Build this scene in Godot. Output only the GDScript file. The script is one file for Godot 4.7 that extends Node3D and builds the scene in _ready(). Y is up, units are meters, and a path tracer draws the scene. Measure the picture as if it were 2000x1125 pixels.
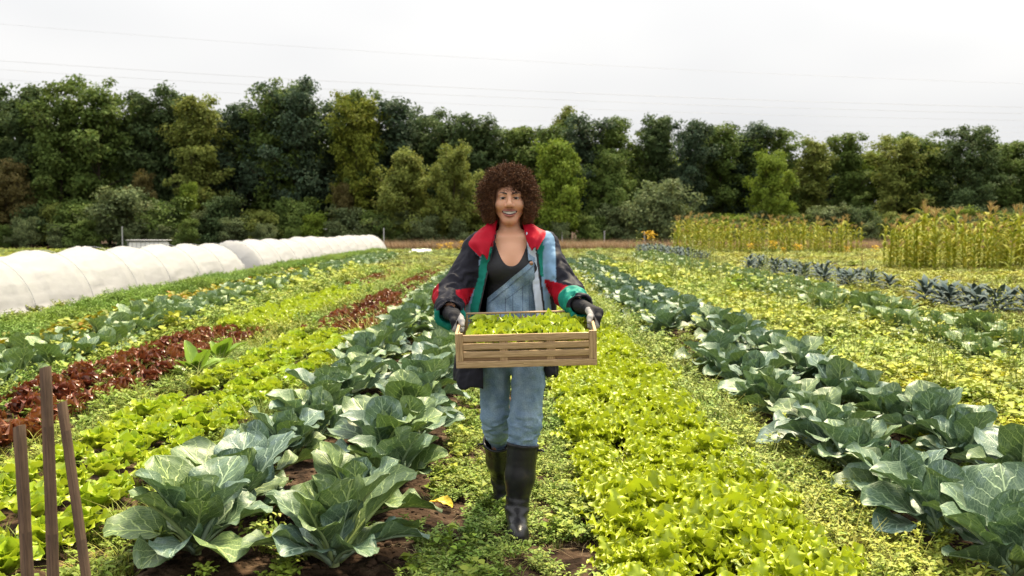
extends Node3D
# A vegetable field under a bright overcast sky: beds run away from the camera along -Z,
# a woman walks towards us with a crate of lettuce, low fleece tunnels on the left,
# maize on the right and a belt of trees behind. Distances in metres.

class MB:
	var v := PackedVector3Array()
	var c := PackedColorArray()
	var u := PackedVector2Array()
	var ix := PackedInt32Array()
	func p(pos: Vector3, col := Color(1, 1, 1), uv := Vector2.ZERO) -> int:
		v.push_back(pos)
		c.push_back(col)
		u.push_back(uv)
		return v.size() - 1
	func t(a: int, b: int, d: int) -> void:
		ix.push_back(a)
		ix.push_back(b)
		ix.push_back(d)
	func q(a: int, b: int, d: int, e: int) -> void:
		t(a, b, d)
		t(a, d, e)
	func mesh(m: Material = null) -> ArrayMesh:
		var n := PackedVector3Array()
		n.resize(v.size())
		for k in range(0, ix.size(), 3):
			var a := ix[k]
			var b := ix[k + 1]
			var d := ix[k + 2]
			var f := (v[d] - v[a]).cross(v[b] - v[a])
			n[a] += f
			n[b] += f
			n[d] += f
		for k in n.size():
			n[k] = n[k].normalized() if n[k].length_squared() > 1e-20 else Vector3.UP
		var arr := []
		arr.resize(Mesh.ARRAY_MAX)
		arr[Mesh.ARRAY_VERTEX] = v
		arr[Mesh.ARRAY_NORMAL] = n
		arr[Mesh.ARRAY_COLOR] = c
		arr[Mesh.ARRAY_TEX_UV] = u
		arr[Mesh.ARRAY_INDEX] = ix
		var me := ArrayMesh.new()
		me.add_surface_from_arrays(Mesh.PRIMITIVE_TRIANGLES, arr)
		if m:
			me.surface_set_material(0, m)
		return me

var rng := RandomNumberGenerator.new()
var taken := {}
var M := {}
var soil_noise := FastNoiseLite.new()
var patch_noise := FastNoiseLite.new()

func rf(a: float, b: float) -> float:
	return rng.randf_range(a, b)

func numbered(called: String) -> String:
	var k: int = taken.get(called, 0)
	taken[called] = k + 1
	return called if k == 0 else "%s_%03d" % [called, k]

func ordn(n: int) -> String:
	if n % 100 in [11, 12, 13]: return "%dth" % n
	return "%d%s" % [n, ["th", "st", "nd", "rd", "th", "th", "th", "th", "th", "th"][n % 10]]

func tag(o: Node, label: String, category: String, group := "", kind := "") -> void:
	if label: o.set_meta("label", label)
	if category: o.set_meta("category", category)
	if group: o.set_meta("group", group)
	if kind: o.set_meta("kind", kind)

func thing(called: String, at: Vector3, label: String, category: String, group := "") -> Node3D:
	var o := Node3D.new()
	o.name = numbered(called)
	add_child(o)
	o.position = at
	tag(o, label, category, group)
	return o

func part(called: String, me: Mesh, parent: Node, m: Material = null) -> MeshInstance3D:
	var o := MeshInstance3D.new()
	o.name = called
	o.mesh = me
	if m: o.material_override = m
	parent.add_child(o, true)
	return o

func single(called: String, me: Mesh, at: Transform3D, label: String, category: String, group := "", m: Material = null) -> MeshInstance3D:
	var o := MeshInstance3D.new()
	o.name = numbered(called)
	o.mesh = me
	if m: o.material_override = m
	add_child(o)
	o.transform = at
	tag(o, label, category, group)
	return o

func structure(called: String, me: Mesh, m: Material = null) -> MeshInstance3D:
	var o := MeshInstance3D.new()
	o.name = numbered(called)
	o.mesh = me
	if m: o.material_override = m
	add_child(o)
	o.set_meta("kind", "structure")
	return o

func stuff(called: String, me: Mesh, xs: Array, cs: PackedColorArray, label: String, category: String) -> void:
	if xs.is_empty(): return
	var mm := MultiMesh.new()
	mm.transform_format = MultiMesh.TRANSFORM_3D
	mm.use_colors = true
	mm.mesh = me
	mm.instance_count = xs.size()
	for k in xs.size():
		mm.set_instance_transform(k, xs[k])
		mm.set_instance_color(k, cs[k])
	var o := MultiMeshInstance3D.new()
	o.name = numbered(called)
	o.multimesh = mm
	add_child(o)
	tag(o, label, category, "", "stuff")

# ---- materials
func paint(r: float, g: float, b: float, rough := 0.7, spec := 0.5) -> StandardMaterial3D:
	var m := StandardMaterial3D.new()
	m.albedo_color = Color(r, g, b).linear_to_srgb()
	m.roughness = rough
	m.metallic_specular = spec
	return m

func leafy(rough: float, spec: float, back: float, tint := Color(1, 1, 1)) -> StandardMaterial3D:
	var m := StandardMaterial3D.new()
	m.vertex_color_use_as_albedo = true
	m.albedo_color = tint.linear_to_srgb()
	m.roughness = rough
	m.metallic_specular = spec
	m.cull_mode = BaseMaterial3D.CULL_DISABLED
	if back > 0.0:
		m.backlight_enabled = true
		m.backlight = Color(back, back, back)
	return m

func fnl(s: int, freq: float, oct := 3) -> FastNoiseLite:
	var f := FastNoiseLite.new()
	f.seed = s
	f.noise_type = FastNoiseLite.TYPE_SIMPLEX_SMOOTH
	f.frequency = freq
	f.fractal_octaves = oct
	return f

# a tiling noise picture between two or more colours
func noise_tex(s: int, freq: float, size: int, cols: Array, offs: Array) -> NoiseTexture2D:
	var n := NoiseTexture2D.new()
	n.width = size
	n.height = size
	n.seamless = true
	n.noise = fnl(s, freq, 5)
	var g := Gradient.new()
	g.offsets = PackedFloat32Array(offs)
	var pc := PackedColorArray()
	for x in cols: pc.push_back((x as Color).linear_to_srgb())
	g.colors = pc
	n.color_ramp = g
	return n

func noise_normal(s: int, freq: float, size: int, strength: float) -> NoiseTexture2D:
	var n := NoiseTexture2D.new()
	n.width = size
	n.height = size
	n.seamless = true
	n.as_normal_map = true
	n.bump_strength = strength
	n.noise = fnl(s, freq, 5)
	return n

# ---- shapes
func lathe_ring(mb: MB, centre: Vector3, ax: Vector3, ay: Vector3, r: float, sides: int, col: Color, vv := 0.0) -> int:
	var first := mb.v.size()
	for k in sides:
		var a := TAU * k / sides
		mb.p(centre + ax * (cos(a) * r) + ay * (sin(a) * r), col, Vector2(float(k) / sides, vv))
	return first

func tube(mb: MB, pts: PackedVector3Array, radii: PackedFloat32Array, sides: int, col := Color(1, 1, 1), cap := true) -> void:
	var n := pts.size()
	var prev := -1
	var ax := Vector3.ZERO
	for k in n:
		var d := (pts[mini(k + 1, n - 1)] - pts[maxi(k - 1, 0)]).normalized()
		if k == 0:
			ax = d.cross(Vector3.UP if absf(d.y) < 0.9 else Vector3.RIGHT).normalized()
		else:
			ax = (ax - d * ax.dot(d)).normalized()
		var ay := d.cross(ax)
		var f := lathe_ring(mb, pts[k], ax, ay, radii[k], sides, col, float(k) / maxi(n - 1, 1))
		if prev >= 0:
			for s in sides:
				var s2 := (s + 1) % sides
				mb.q(prev + s, f + s, f + s2, prev + s2)
		prev = f
		if cap and (k == 0 or k == n - 1):
			var cc := mb.p(pts[k], col)
			for s in sides:
				var s2 := (s + 1) % sides
				if k == 0: mb.t(cc, f + s, f + s2)
				else: mb.t(cc, f + s2, f + s)

# a box with chamfered edges; uv runs along the longest side
func bbox(mb: MB, xf: Transform3D, size: Vector3, bev: float, col := Color(1, 1, 1)) -> void:
	var h := size * 0.5
	bev = minf(bev, minf(h.x, minf(h.y, h.z)) * 0.9)
	var ids := {}
	for sx in [-1, 1]:
		for sy in [-1, 1]:
			for sz in [-1, 1]:
				for ax in 3:
					var q := Vector3(sx * h.x, sy * h.y, sz * h.z)
					for b in 3:
						if b != ax: q[b] -= signf(q[b]) * bev
					var uv := Vector2(q.x, q.y + q.z)
					if size.y > size.x and size.y >= size.z: uv = Vector2(q.y, q.x + q.z)
					elif size.z > size.x and size.z > size.y: uv = Vector2(q.z, q.x + q.y)
					ids[[sx, sy, sz, ax]] = mb.p(xf * q, col, uv)
	var face := func(a: int, b: int, d: int, e: int) -> void:
		var ctr := (mb.v[a] + mb.v[d]) * 0.5
		var nn := (mb.v[d] - mb.v[a]).cross(mb.v[b] - mb.v[a])
		if nn.dot(ctr - xf.origin) >= 0: mb.q(a, b, d, e)
		else: mb.q(a, e, d, b)
	for ax in 3:
		var o1 := (ax + 1) % 3
		var o2 := (ax + 2) % 3
		for s in [-1, 1]:
			var r := []
			for w in [[-1, -1], [1, -1], [1, 1], [-1, 1]]:
				var key := [0, 0, 0, ax]
				key[ax] = s
				key[o1] = w[0]
				key[o2] = w[1]
				r.push_back(ids[key])
			face.call(r[0], r[1], r[2], r[3])
		# edges along ax
		for s1 in [-1, 1]:
			for s2 in [-1, 1]:
				var r := []
				for w in [[-1, o1], [1, o1], [1, o2], [-1, o2]]:
					var key := [0, 0, 0, w[1]]
					key[ax] = w[0]
					key[o1] = s1
					key[o2] = s2
					r.push_back(ids[key])
				face.call(r[0], r[1], r[2], r[3])
	for sx in [-1, 1]:
		for sy in [-1, 1]:
			for sz in [-1, 1]:
				var a: int = ids[[sx, sy, sz, 0]]
				var b: int = ids[[sx, sy, sz, 1]]
				var d: int = ids[[sx, sy, sz, 2]]
				var nn := (mb.v[d] - mb.v[a]).cross(mb.v[b] - mb.v[a])
				if nn.dot(mb.v[a] - xf.origin) >= 0: mb.t(a, b, d)
				else: mb.t(a, d, b)

func samp(prof: PackedFloat32Array, t: float) -> float:
	var x := clampf(t, 0.0, 1.0) * (prof.size() - 1)
	var k := mini(int(x), prof.size() - 2)
	var f := x - k
	f = f * f * (3.0 - 2.0 * f)
	return lerpf(prof[k], prof[k + 1], f)

# one leaf: grows from its base along +Z, pitched up; curls, cups and ruffles
func blade(mb: MB, xf: Transform3D, L: float, W: float, nu: int, nv: int, o: Dictionary) -> void:
	var prof: PackedFloat32Array = o.prof
	var a: float = o.get("pitch", 0.6)
	var curl: float = o.get("curl", -0.6)
	var cup: float = o.get("cup", 0.3)
	var ruf: float = o.get("ruf", 0.0)
	var rfq: float = o.get("rfq", 14.0)
	var ph: float = o.get("ph", 0.0)
	var lobe: float = o.get("lobe", 0.0)
	var lobn: float = o.get("lobn", 6.0)
	var side: float = o.get("side", 0.0)
	var roll: float = o.get("roll", 0.0)
	var c0: Color = o.get("c0", Color(1, 1, 1))
	var c1: Color = o.get("c1", c0)
	var cb: Color = o.get("cb", c0)
	var rib: float = o.get("rib", 0.0)
	var bub: float = o.get("bub", 0.0)
	var p := Vector3.ZERO
	var ds := L / nu
	var first := mb.v.size()
	var pts := PackedVector3Array()
	var rr := PackedFloat32Array()
	for i in nu + 1:
		var t := float(i) / nu
		var an := a + curl * pow(t, 1.4)
		var sd := side * t
		var T := Vector3(sin(sd) * cos(an), sin(an), cos(sd) * cos(an))
		if i > 0: p += T * ds
		var X := Vector3(cos(sd), 0, -sin(sd))
		var N := T.cross(X)
		if roll != 0.0:
			X = X.rotated(T, roll * t)
			N = N.rotated(T, roll * t)
		var w := W * 0.5 * samp(prof, t)
		pts.push_back(p - N * (rib * 0.5 * (1.0 - t)))
		rr.push_back(rib * (1.0 - 0.85 * t))
		for j in nv + 1:
			var s := 2.0 * j / nv - 1.0
			var as_ := absf(s)
			var ww := w
			if lobe > 0.0: ww *= 1.0 - lobe * (0.5 + 0.5 * sin(lobn * TAU * t + ph + (1.3 if s > 0 else 0.0))) * as_
			var ca := cup * (0.6 + 0.4 * as_)
			var off := as_ * ww * sin(ca)
			var e := as_ * as_
			off += ruf * e * (sin(rfq * t + ph + (2.1 if s > 0 else 0.0)) + 0.5 * sin(rfq * 2.3 * t + ph * 1.7 + s)) * clampf(w / (W * 0.25), 0, 1)
			if bub > 0.0: off += bub * sin(s * 9.0 + ph) * sin(t * 17.0 + ph * 2.0) * (1.0 - e)
			var col := c0.lerp(c1, e).lerp(cb, clampf(1.0 - t * 2.2, 0, 1) * (1.0 - 0.5 * e))
			mb.p(xf * (p + X * (s * ww * cos(ca)) + N * off), col, Vector2(s * 0.5 + 0.5, t))
	for i in nu:
		for j in nv:
			var b := first + i * (nv + 1) + j
			mb.q(b, b + nv + 1, b + nv + 2, b + 1)
	if rib > 0.0:
		var f2 := mb.v.size()
		tube(mb, pts, rr, 5, o.get("cr", cb), true)
		for k in range(f2, mb.v.size()):
			mb.v[k] = xf * mb.v[k]
			mb.u[k] = Vector2(0.5, 0.05)

func yaw(a: float) -> Basis:
	return Basis(Vector3.UP, a)

func at(x: float, d: float, turn := 0.0, s := 1.0, lift := 0.0) -> Transform3D:
	return Transform3D(yaw(turn).scaled(Vector3(s, s, s)), Vector3(x, gh(x, d) + lift, -d))

# height of the soil at x, distance d in front of the camera
func gh(x: float, d: float) -> float:
	var k := clampf((22.0 - d) / 8.0, 0.0, 1.0) * clampf((9.0 - absf(x)) / 3.0, 0.0, 1.0)
	var h := soil_noise.get_noise_2d(x * 1.0, d) * 0.03 + soil_noise.get_noise_2d(x * 5.0 + 40.0, d * 5.0) * 0.022
	var bed := 0.0
	for b in [[-1.55, -0.4], [1.75, 2.95], [-2.75, -1.88], [-4.1, -3.12]]:
		bed = maxf(bed, smoothstep(b[0] - 0.12, b[0] + 0.1, x) * (1.0 - smoothstep(b[1] - 0.1, b[1] + 0.12, x)))
	return (h + bed * 0.04) * k
func build_camera_and_light() -> void:
	var cam := Camera3D.new()
	cam.name = "camera"
	add_child(cam)
	cam.position = Vector3(0, 1.45, 0)
	cam.rotation_degrees = Vector3(-3.45, 0, 0)
	cam.fov = 32.27
	cam.near = 0.05
	cam.far = 1500.0
	var ca := CameraAttributesPhysical.new()
	ca.frustum_focal_length = 41.48
	ca.frustum_focus_distance = 4.6
	ca.exposure_aperture = 5.0
	ca.frustum_near = 0.05
	ca.frustum_far = 1500.0
	cam.attributes = ca
	cam.current = true

	var env := Environment.new()
	env.background_mode = Environment.BG_SKY
	env.tonemap_mode = Environment.TONE_MAPPER_LINEAR
	env.tonemap_exposure = 2.5
	env.sdfgi_enabled = true
	env.ssao_enabled = true
	env.ssil_enabled = true
	# overcast sky: the standard rise of brightness from the horizon to the zenith, with soft cloud
	var w := 512
	var h := 256
	var im := Image.create(w, h, false, Image.FORMAT_RGBF)
	var cl := fnl(5, 1.0, 4)
	for y in h:
		var el := (0.5 - (y + 0.5) / h) * PI
		for x in w:
			var az := (x + 0.5) / w * TAU
			var d := Vector3(cos(el) * sin(az), sin(el), cos(el) * cos(az))
			var k := d.y
			if k > -0.02:
				var lum := 0.335 * (1.0 + 2.0 * pow(maxf(k, 0.0), 1.5))
				var pl := d / (maxf(k, 0.0) + 0.22)
				var n := cl.get_noise_3d(pl.x * 0.75, pl.y * 0.4, pl.z * 0.75)
				lum *= 1.0 + 0.13 * n
				im.set_pixel(x, y, Color(lum * (1.0 + 0.02 * n), lum * (1.0 + 0.008 * n), lum * (1.0 - 0.015 * n)))
			else:
				im.set_pixel(x, y, Color(0.12, 0.13, 0.08))
	var sm := PanoramaSkyMaterial.new()
	sm.panorama = ImageTexture.create_from_image(im)
	var sky := Sky.new()
	sky.sky_material = sm
	env.sky = sky
	var we := WorldEnvironment.new()
	we.name = "world_environment"
	we.environment = env
	add_child(we)

	var sun := DirectionalLight3D.new()
	sun.name = "sun"
	sun.light_energy = 1.4
	sun.light_angular_distance = 10.0
	sun.light_color = Color(1.0, 0.93, 0.79)
	sun.shadow_enabled = true
	add_child(sun)
	sun.look_at_from_position(Vector3(0.30, 1.15, -0.62), Vector3.ZERO)

func build_ground() -> void:
	var xs := PackedFloat32Array()
	var zs := PackedFloat32Array()
	var x := 0.0
	var st := 0.035
	var half := PackedFloat32Array()
	while x < 700.0:
		half.push_back(x)
		if x > 3.2: st = maxf(st, (x - 2.6) * 0.10)
		x += st
	for k in range(half.size() - 1, 0, -1): xs.push_back(-half[k])
	for k in half.size(): xs.push_back(half[k])
	var z := 1.5
	st = 0.035
	zs.push_back(-60.0)
	zs.push_back(-10.0)
	zs.push_back(-2.0)
	zs.push_back(0.8)
	while z < 1000.0:
		zs.push_back(z)
		if z > 6.0: st = maxf(st, (z - 5.4) * 0.06)
		z += st
	var mb := MB.new()
	var nx := xs.size()
	for d in zs:
		for xx in xs:
			mb.p(Vector3(xx, gh(xx, d), -d))
	for j in zs.size() - 1:
		for i in nx - 1:
			var a := j * nx + i
			mb.q(a, a + nx, a + nx + 1, a + 1)
	var m := StandardMaterial3D.new()
	m.albedo_texture = noise_tex(11, 0.012, 512, [Color(0.022, 0.014, 0.009), Color(0.062, 0.038, 0.024), Color(0.085, 0.056, 0.036), Color(0.15, 0.105, 0.068)], [0.2, 0.45, 0.65, 0.9])
	m.normal_enabled = true
	m.normal_texture = noise_normal(12, 0.03, 512, 14.0)
	m.uv1_triplanar = true
	m.uv1_world_triplanar = true
	m.uv1_scale = Vector3(0.9, 0.9, 0.9)
	m.roughness = 0.95
	m.metallic_specular = 0.2
	m.detail_enabled = true
	m.detail_blend_mode = BaseMaterial3D.BLEND_MODE_MUL
	m.detail_albedo = noise_tex(13, 0.006, 512, [Color(0.55, 0.52, 0.5), Color(1, 1, 1)], [0.3, 0.7])
	structure("ground", mb.mesh(m))
	# clods and crumbs on the bare soil of the two brassica beds
	var cm := MB.new()
	var ring := [[-1.0, 0.25], [-0.4, 0.9], [0.25, 0.95], [0.8, 0.5]]
	var rows := []
	for r in ring:
		var f := cm.v.size()
		rows.push_back(f)
		for k in 7:
			var a := TAU * k / 7.0
			var rr: float = r[1] * (1.0 + 0.28 * sin(k * 2.4 + r[0] * 5.0))
			cm.p(Vector3(cos(a) * rr, r[0] * 0.75, sin(a) * rr))
	for k in 3:
		for s in 7:
			var s2 := (s + 1) % 7
			cm.q(rows[k] + s, rows[k] + s2, rows[k + 1] + s2, rows[k + 1] + s)
	var top := cm.p(Vector3(0, 0.7, 0))
	for s in 7: cm.t(rows[3] + s, rows[3] + (s + 1) % 7, top)
	var clm := leafy(0.95, 0.2, 0.0)
	var xf := []
	var cs := PackedColorArray()
	for k in 9000:
		var d := 3.4 + pow(rng.randf(), 1.7) * 12.0
		var b := rng.randf()
		var cx := rf(-1.75, -0.2) if b < 0.5 else (rf(1.6, 3.0) if b < 0.9 else rf(-0.3, 1.7))
		var s := 0.004 + 0.022 * pow(rng.randf(), 3.5)
		var bs := Basis.from_euler(Vector3(rf(0, 6), rf(0, 6), rf(0, 6))).scaled(Vector3(s, s * rf(0.5, 0.9), s * rf(0.7, 1.2)))
		xf.push_back(Transform3D(bs, Vector3(cx, gh(cx, d) + s * 0.25, -d)))
		var g := rf(0.6, 1.5)
		cs.push_back(Color(0.058 * g, 0.037 * g, 0.025 * g))
	stuff("soil_clods", cm.mesh(clm), xf, cs, "dark brown crumbs of soil scattered over the vegetable beds", "soil")
# ---- the belt of trees behind the field
func puff(mb: MB, cen: Vector3, axis: Vector3, rad: float, n: int, size: float, tone: Color, up: float) -> void:
	for k in n:
		var dv := Vector3(rf(-1, 1), rf(-1, 1), rf(-1, 1))
		if dv.length() > 1.0: dv = dv.normalized() * rng.randf()
		var q := cen + Vector3(dv.x * rad, dv.y * rad * 0.62, dv.z * rad)
		var nn := (Vector3(rf(-1, 1), rf(-0.6, 1) + up, rf(-1, 1)) + axis * 0.5 + dv * 0.4).normalized()
		var a := nn.cross(Vector3(rf(-1, 1), rf(-1, 1), rf(-1, 1))).normalized()
		var b := nn.cross(a)
		var s := size * rf(0.65, 1.3)
		var g := rf(0.72, 1.3)
		var col := Color(tone.r * g * rf(0.9, 1.15), tone.g * g, tone.b * g * rf(0.85, 1.1))
		var i0 := mb.p(q - a * s * 0.6, col)
		var i1 := mb.p(q + b * s * 0.36 + nn * s * 0.1, col)
		var i2 := mb.p(q + a * s * 0.6, col)
		var i3 := mb.p(q - b * s * 0.36 + nn * s * 0.1, col)
		mb.q(i0, i1, i2, i3)

# unit-height tree: returns [wood, crown]
func make_tree(H: float, R: float, low: float, peak: float, nb: int, leaves: int, lsize: float, stiff: float) -> Array:
	var wood := MB.new()
	var crown := MB.new()
	var bark := Color(0.07, 0.055, 0.042)
	var path := PackedVector3Array()
	var rad := PackedFloat32Array()
	var lean := Vector3(rf(-0.05, 0.05), 0, rf(-0.05, 0.05))
	for k in 9:
		var t := k / 8.0
		path.push_back(Vector3(sin(t * 5.0 + nb) * 0.12, t * H * 0.93, cos(t * 4.0 + R) * 0.12) + lean * t * H)
		rad.push_back(0.014 * H * (1.0 - 0.9 * t) + 0.012)
	tube(wood, path, rad, 7, bark)
	for k in nb:
		var t := low + (0.97 - low) * (k + rf(0.1, 0.9)) / nb
		var yy := t * 8.0
		var i0 := mini(int(yy), 7)
		var base := path[i0].lerp(path[i0 + 1], yy - i0)
		var z := (t - peak) / (0.575 if t > peak else 0.55)
		var reach := R * sqrt(maxf(0.06, 1.0 - z * z)) * rf(0.55, 1.15)
		var az := k * 2.399 + rf(-0.5, 0.5)
		var rise := lerpf(0.25, 1.15, t) * stiff + rf(-0.2, 0.3)
		var dir := Vector3(cos(az), rise, sin(az)).normalized()
		var bp := PackedVector3Array()
		var br := PackedFloat32Array()
		var q := base
		for s in 5:
			bp.push_back(q)
			br.push_back(maxf(0.008, 0.011 * H * 0.45 * (1.0 - t * 0.6) * (1.0 - s / 4.6)))
			q += (dir + Vector3(rf(-0.22, 0.22), rf(-0.15, 0.2), rf(-0.22, 0.22))) * (reach / 4.0)
		tube(wood, bp, br, 5, bark, false)
		var np := 4 + int(reach * 1.6)
		var hue := rf(0.8, 1.22)
		for s in np:
			var f := rf(0.3, 1.08)
			var ff := clampf(f, 0, 0.999) * 4.0
			var c := bp[int(ff)].lerp(bp[int(ff) + 1], ff - int(ff)) + Vector3(rf(-0.45, 0.45), rf(-0.25, 0.4), rf(-0.45, 0.45)) * (0.25 + 0.3 * reach)
			var tw := PackedVector3Array([bp[int(ff)], c])
			tube(wood, tw, PackedFloat32Array([0.02, 0.008]), 4, bark, false)
			puff(crown, c, (c - base).normalized(), rf(0.45, 0.95) * (0.55 + 0.15 * R), leaves, lsize, Color(hue * rf(0.93, 1.1), hue, hue * rf(0.85, 1.1)), 0.35)
	# leader tufts
	for s in 7:
		var f := rf(0.84, 1.0)
		puff(crown, Vector3(path[8].x + rf(-0.25, 0.25), H * f, path[8].z + rf(-0.25, 0.25)), Vector3.UP, 0.34, leaves / 2, lsize * 0.9, Color(1, 1, 1), 0.3)
	return [wood.mesh(M.bark), crown.mesh()]

func build_trees() -> void:
	M.bark = leafy(0.9, 0.2, 0.0)
	# tones: real foliage colours
	var tones := {
		"dark": Color(0.077, 0.116, 0.044), "mid": Color(0.113, 0.166, 0.041), "olive": Color(0.186, 0.221, 0.052),
		"bright": Color(0.172, 0.241, 0.033), "blue": Color(0.066, 0.102, 0.058), "rust": Color(0.135, 0.115, 0.042),
		"grey": Color(0.138, 0.177, 0.077), "lime": Color(0.165, 0.195, 0.03),
	}
	for k in tones: M["leaf_" + k] = leafy(0.7, 0.2, 0.8, tones[k])
	rng.seed = 71
	var oaks := []
	for k in 5: oaks.push_back(make_tree(10.0, 2.5 + 0.25 * k, 0.16, 0.5, 30, 72, 0.205, 1.0))
	var spires := []
	for k in 3: spires.push_back(make_tree(10.0, 1.5 + 0.25 * k, 0.1, 0.38, 30, 58, 0.19, 1.5))
	var rounds := []
	for k in 3: rounds.push_back(make_tree(7.0, 2.9, 0.06, 0.42, 34, 78, 0.19, 0.9))
	var shrubs := []
	for k in 4: shrubs.push_back(make_tree(3.0, 1.7 + 0.15 * k, 0.02, 0.35, 20, 66, 0.155, 0.8))
	var sets := {"oak": [oaks, 10.0], "spire": [spires, 10.0], "round": [rounds, 7.0], "shrub": [shrubs, 3.0]}
	var words := {"dark": "dark green", "mid": "mid green", "olive": "pale olive green", "bright": "bright green", "blue": "deep blue-green", "rust": "russet brown", "grey": "grey-green", "lime": "yellow-green"}
	var k := 0
	# kind, x, distance, height, spread, tone, label ("" = shares its group's label)
	var list := []
	# tall belt, left to right, from the skyline of the photograph
	var sky := [
		[-56.0, 11.5, "mid"], [-53.0, 12.0, "dark"], [-49.8, 11.6, "mid"], [-46.8, 12.0, "blue"], [-43.5, 12.4, "dark"], [-40.5, 12.2, "dark"], [-37.2, 12.5, "dark"], [-34.6, 11.2, "mid"], [-31.8, 12.0, "mid"], [-29.4, 11.2, "dark"], [-26.6, 12.1, "dark"], [-24.0, 11.3, "olive"], [-21.4, 11.2, "blue"],
		[-18.3, 12.3, "mid"], [-16.0, 11.7, "blue"], [-13.6, 11.1, "dark"], [-11.6, 11.5, "mid"], [-9.2, 11.0, "blue"], [-7.0, 10.3, "dark"], [-4.7, 9.7, "dark"], [-2.2, 9.5, "dark"],
		[0.4, 9.0, "mid"], [3.0, 9.3, "mid"], [5.6, 9.6, "blue"], [8.0, 9.1, "mid"], [11.2, 9.8, "dark"], [13.4, 9.6, "blue"], [16.0, 9.0, "mid"], [18.4, 9.0, "blue"],
		[20.8, 8.9, "mid"], [23.4, 8.5, "olive"], [26.4, 8.7, "mid"], [29.2, 8.3, "olive"], [31.8, 8.3, "mid"], [34.4, 8.9, "dark"], [37.0, 8.0, "mid"], [39.6, 8.3, "mid"], [42.4, 8.2, "dark"]]
	for s in sky:
		list.push_back(["oak", s[0] + rf(-0.5, 0.5), 77.0 + rf(-1.5, 2.5), s[1] * rf(0.97, 1.02), rf(0.85, 1.1), s[2], "", list.size() + 1])
	for s in 39:   # deeper rank
		var x := -60.0 + s * 3.1 + rf(-0.8, 0.8)
		var hh := lerpf(11.2, 8.0, clampf((x + 20.0) / 40.0, 0, 1))
		list.push_back(["oak", x, 84.0 + rf(-2, 3), hh * rf(0.86, 1.0), rf(1.0, 1.2), ["dark", "mid", "olive", "blue", "bright"][s % 5], "back", s + 1])
	for s in 35:   # a last rank closes the gaps between trunks
		var x := -62.0 + s * 3.5 + rf(-0.8, 0.8)
		var hh := lerpf(10.2, 7.4, clampf((x + 20.0) / 40.0, 0, 1))
		list.push_back(["round", x, 91.0 + rf(-2, 3), hh * rf(0.85, 1.0), rf(1.0, 1.2), ["dark", "bright", "olive", "blue"][s % 4], "back", s + 1])
	list.append_array([
		["spire", 3.85, 80.0, 11.4, 0.9, "olive", "tall slim pointed tree rising above the belt right of the woman's hair"],
		["spire", 0.6, 81.0, 9.9, 1.0, "bright", "slender light green tree with sky showing through, just right of the woman's head"],
		["spire", -17.8, 78.0, 12.4, 1.2, "mid", "tallest tree of the belt, with a feathery top under the power lines"],
		["spire", 11.4, 79.0, 10.3, 0.8, "dark", "thin dark treetop poking above the belt over the far maize"],
		["spire", 15.4, 79.0, 9.8, 0.7, "grey", "thin grey-green treetop above the maize patch further back"],
		["oak", -11.8, 74.0, 10.8, 0.8, "lime", "yellow-green tree top glowing among the dark trees left of the woman"],
		["round", -7.4, 70.5, 6.6, 0.92, "olive", "large pale olive willow-like tree at the field edge left of the woman"],
		["round", -4.1, 71.0, 6.9, 0.7, "olive", "rounded olive tree close behind the woman's hair on the left"],
		["round", 3.4, 71.5, 7.5, 0.72, "bright", "bright green bushy tree at the field edge right of the woman's hair"],
		["round", 7.2, 73.0, 6.6, 0.75, "mid", "mid green tree beside the bright green one behind the fence posts"],
		["round", 18.9, 73.0, 6.6, 0.7, "bright", "yellowish tree leaning out of the belt above the far maize patch"],
		["round", -12.2, 72.5, 4.6, 0.62, "rust", "low russet tree turning brown between the tunnels and the woman"],
		["round", -36.5, 73.0, 6.0, 0.8, "rust", "brownish tree in early autumn colour at the far left edge"],
		["round", -27.2, 73.5, 5.2, 0.6, "rust", "dull brown small tree behind the left fleece tunnel"],
		["round", -23.6, 72.5, 4.6, 0.6, "bright", "low yellow-green bush tree above the white water tank"],
		["shrub", 10.6, 70.5, 4.2, 0.95, "grey", "silvery grey-green bush standing out at the field edge before the maize"],
	])
	for s in 50:   # understorey along the field edge
		var x := -57.0 + s * 2.15 + rf(-0.5, 0.5)
		list.push_back(["shrub", x, 71.5 + rf(-1.2, 1.6), lerpf(3.4, 2.7, clampf((x + 20.0) / 40.0, 0, 1)) * rf(0.7, 1.15), rf(0.9, 1.25), ["grey", "mid", "grey", "dark", "olive", "mid", "bright"][s % 7], "", s + 1])
	for s in 45:   # low front bushes
		var x := -55.0 + s * 2.35 + rf(-0.5, 0.5)
		list.push_back(["shrub", x, 69.6 + rf(-0.5, 0.5), rf(1.3, 2.1), rf(0.8, 1.1), ["grey", "grey", "mid"][s % 3], "low", s + 1])
	for e in list:
		var kind: String = e[0]
		var bank: Array = sets[kind][0]
		var b: Array = bank[k % bank.size()]
		k += 1
		var hs: float = e[3] / sets[kind][1]
		var lab: String = e[6]
		var shared := lab in ["", "back", "low"]
		var called := "bush" if kind == "shrub" else "tree"
		var grp := ""
		if shared:
			if kind == "shrub":
				lab = "low %s bush at the foot of the belt, %s from the left" % [words[e[5]], ordn(e[7])] if lab == "low" else "%s undergrowth bush before the trees, %s from the left" % [words[e[5]], ordn(e[7])]
			else:
				lab = "%s tree deep inside the %s rank of the belt, %s from the left" % [words[e[5]], "last" if kind == "round" else "second", ordn(e[7])] if lab == "back" else "%s tall tree in the front rank of the belt, %s from the left" % [words[e[5]], ordn(e[7])]
			grp = ("low " if e[6] == "low" else "") + words[e[5]] + (" bushes along the field edge" if kind == "shrub" else (" trees deep in the belt" if e[6] == "back" else " trees of the belt"))
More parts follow.
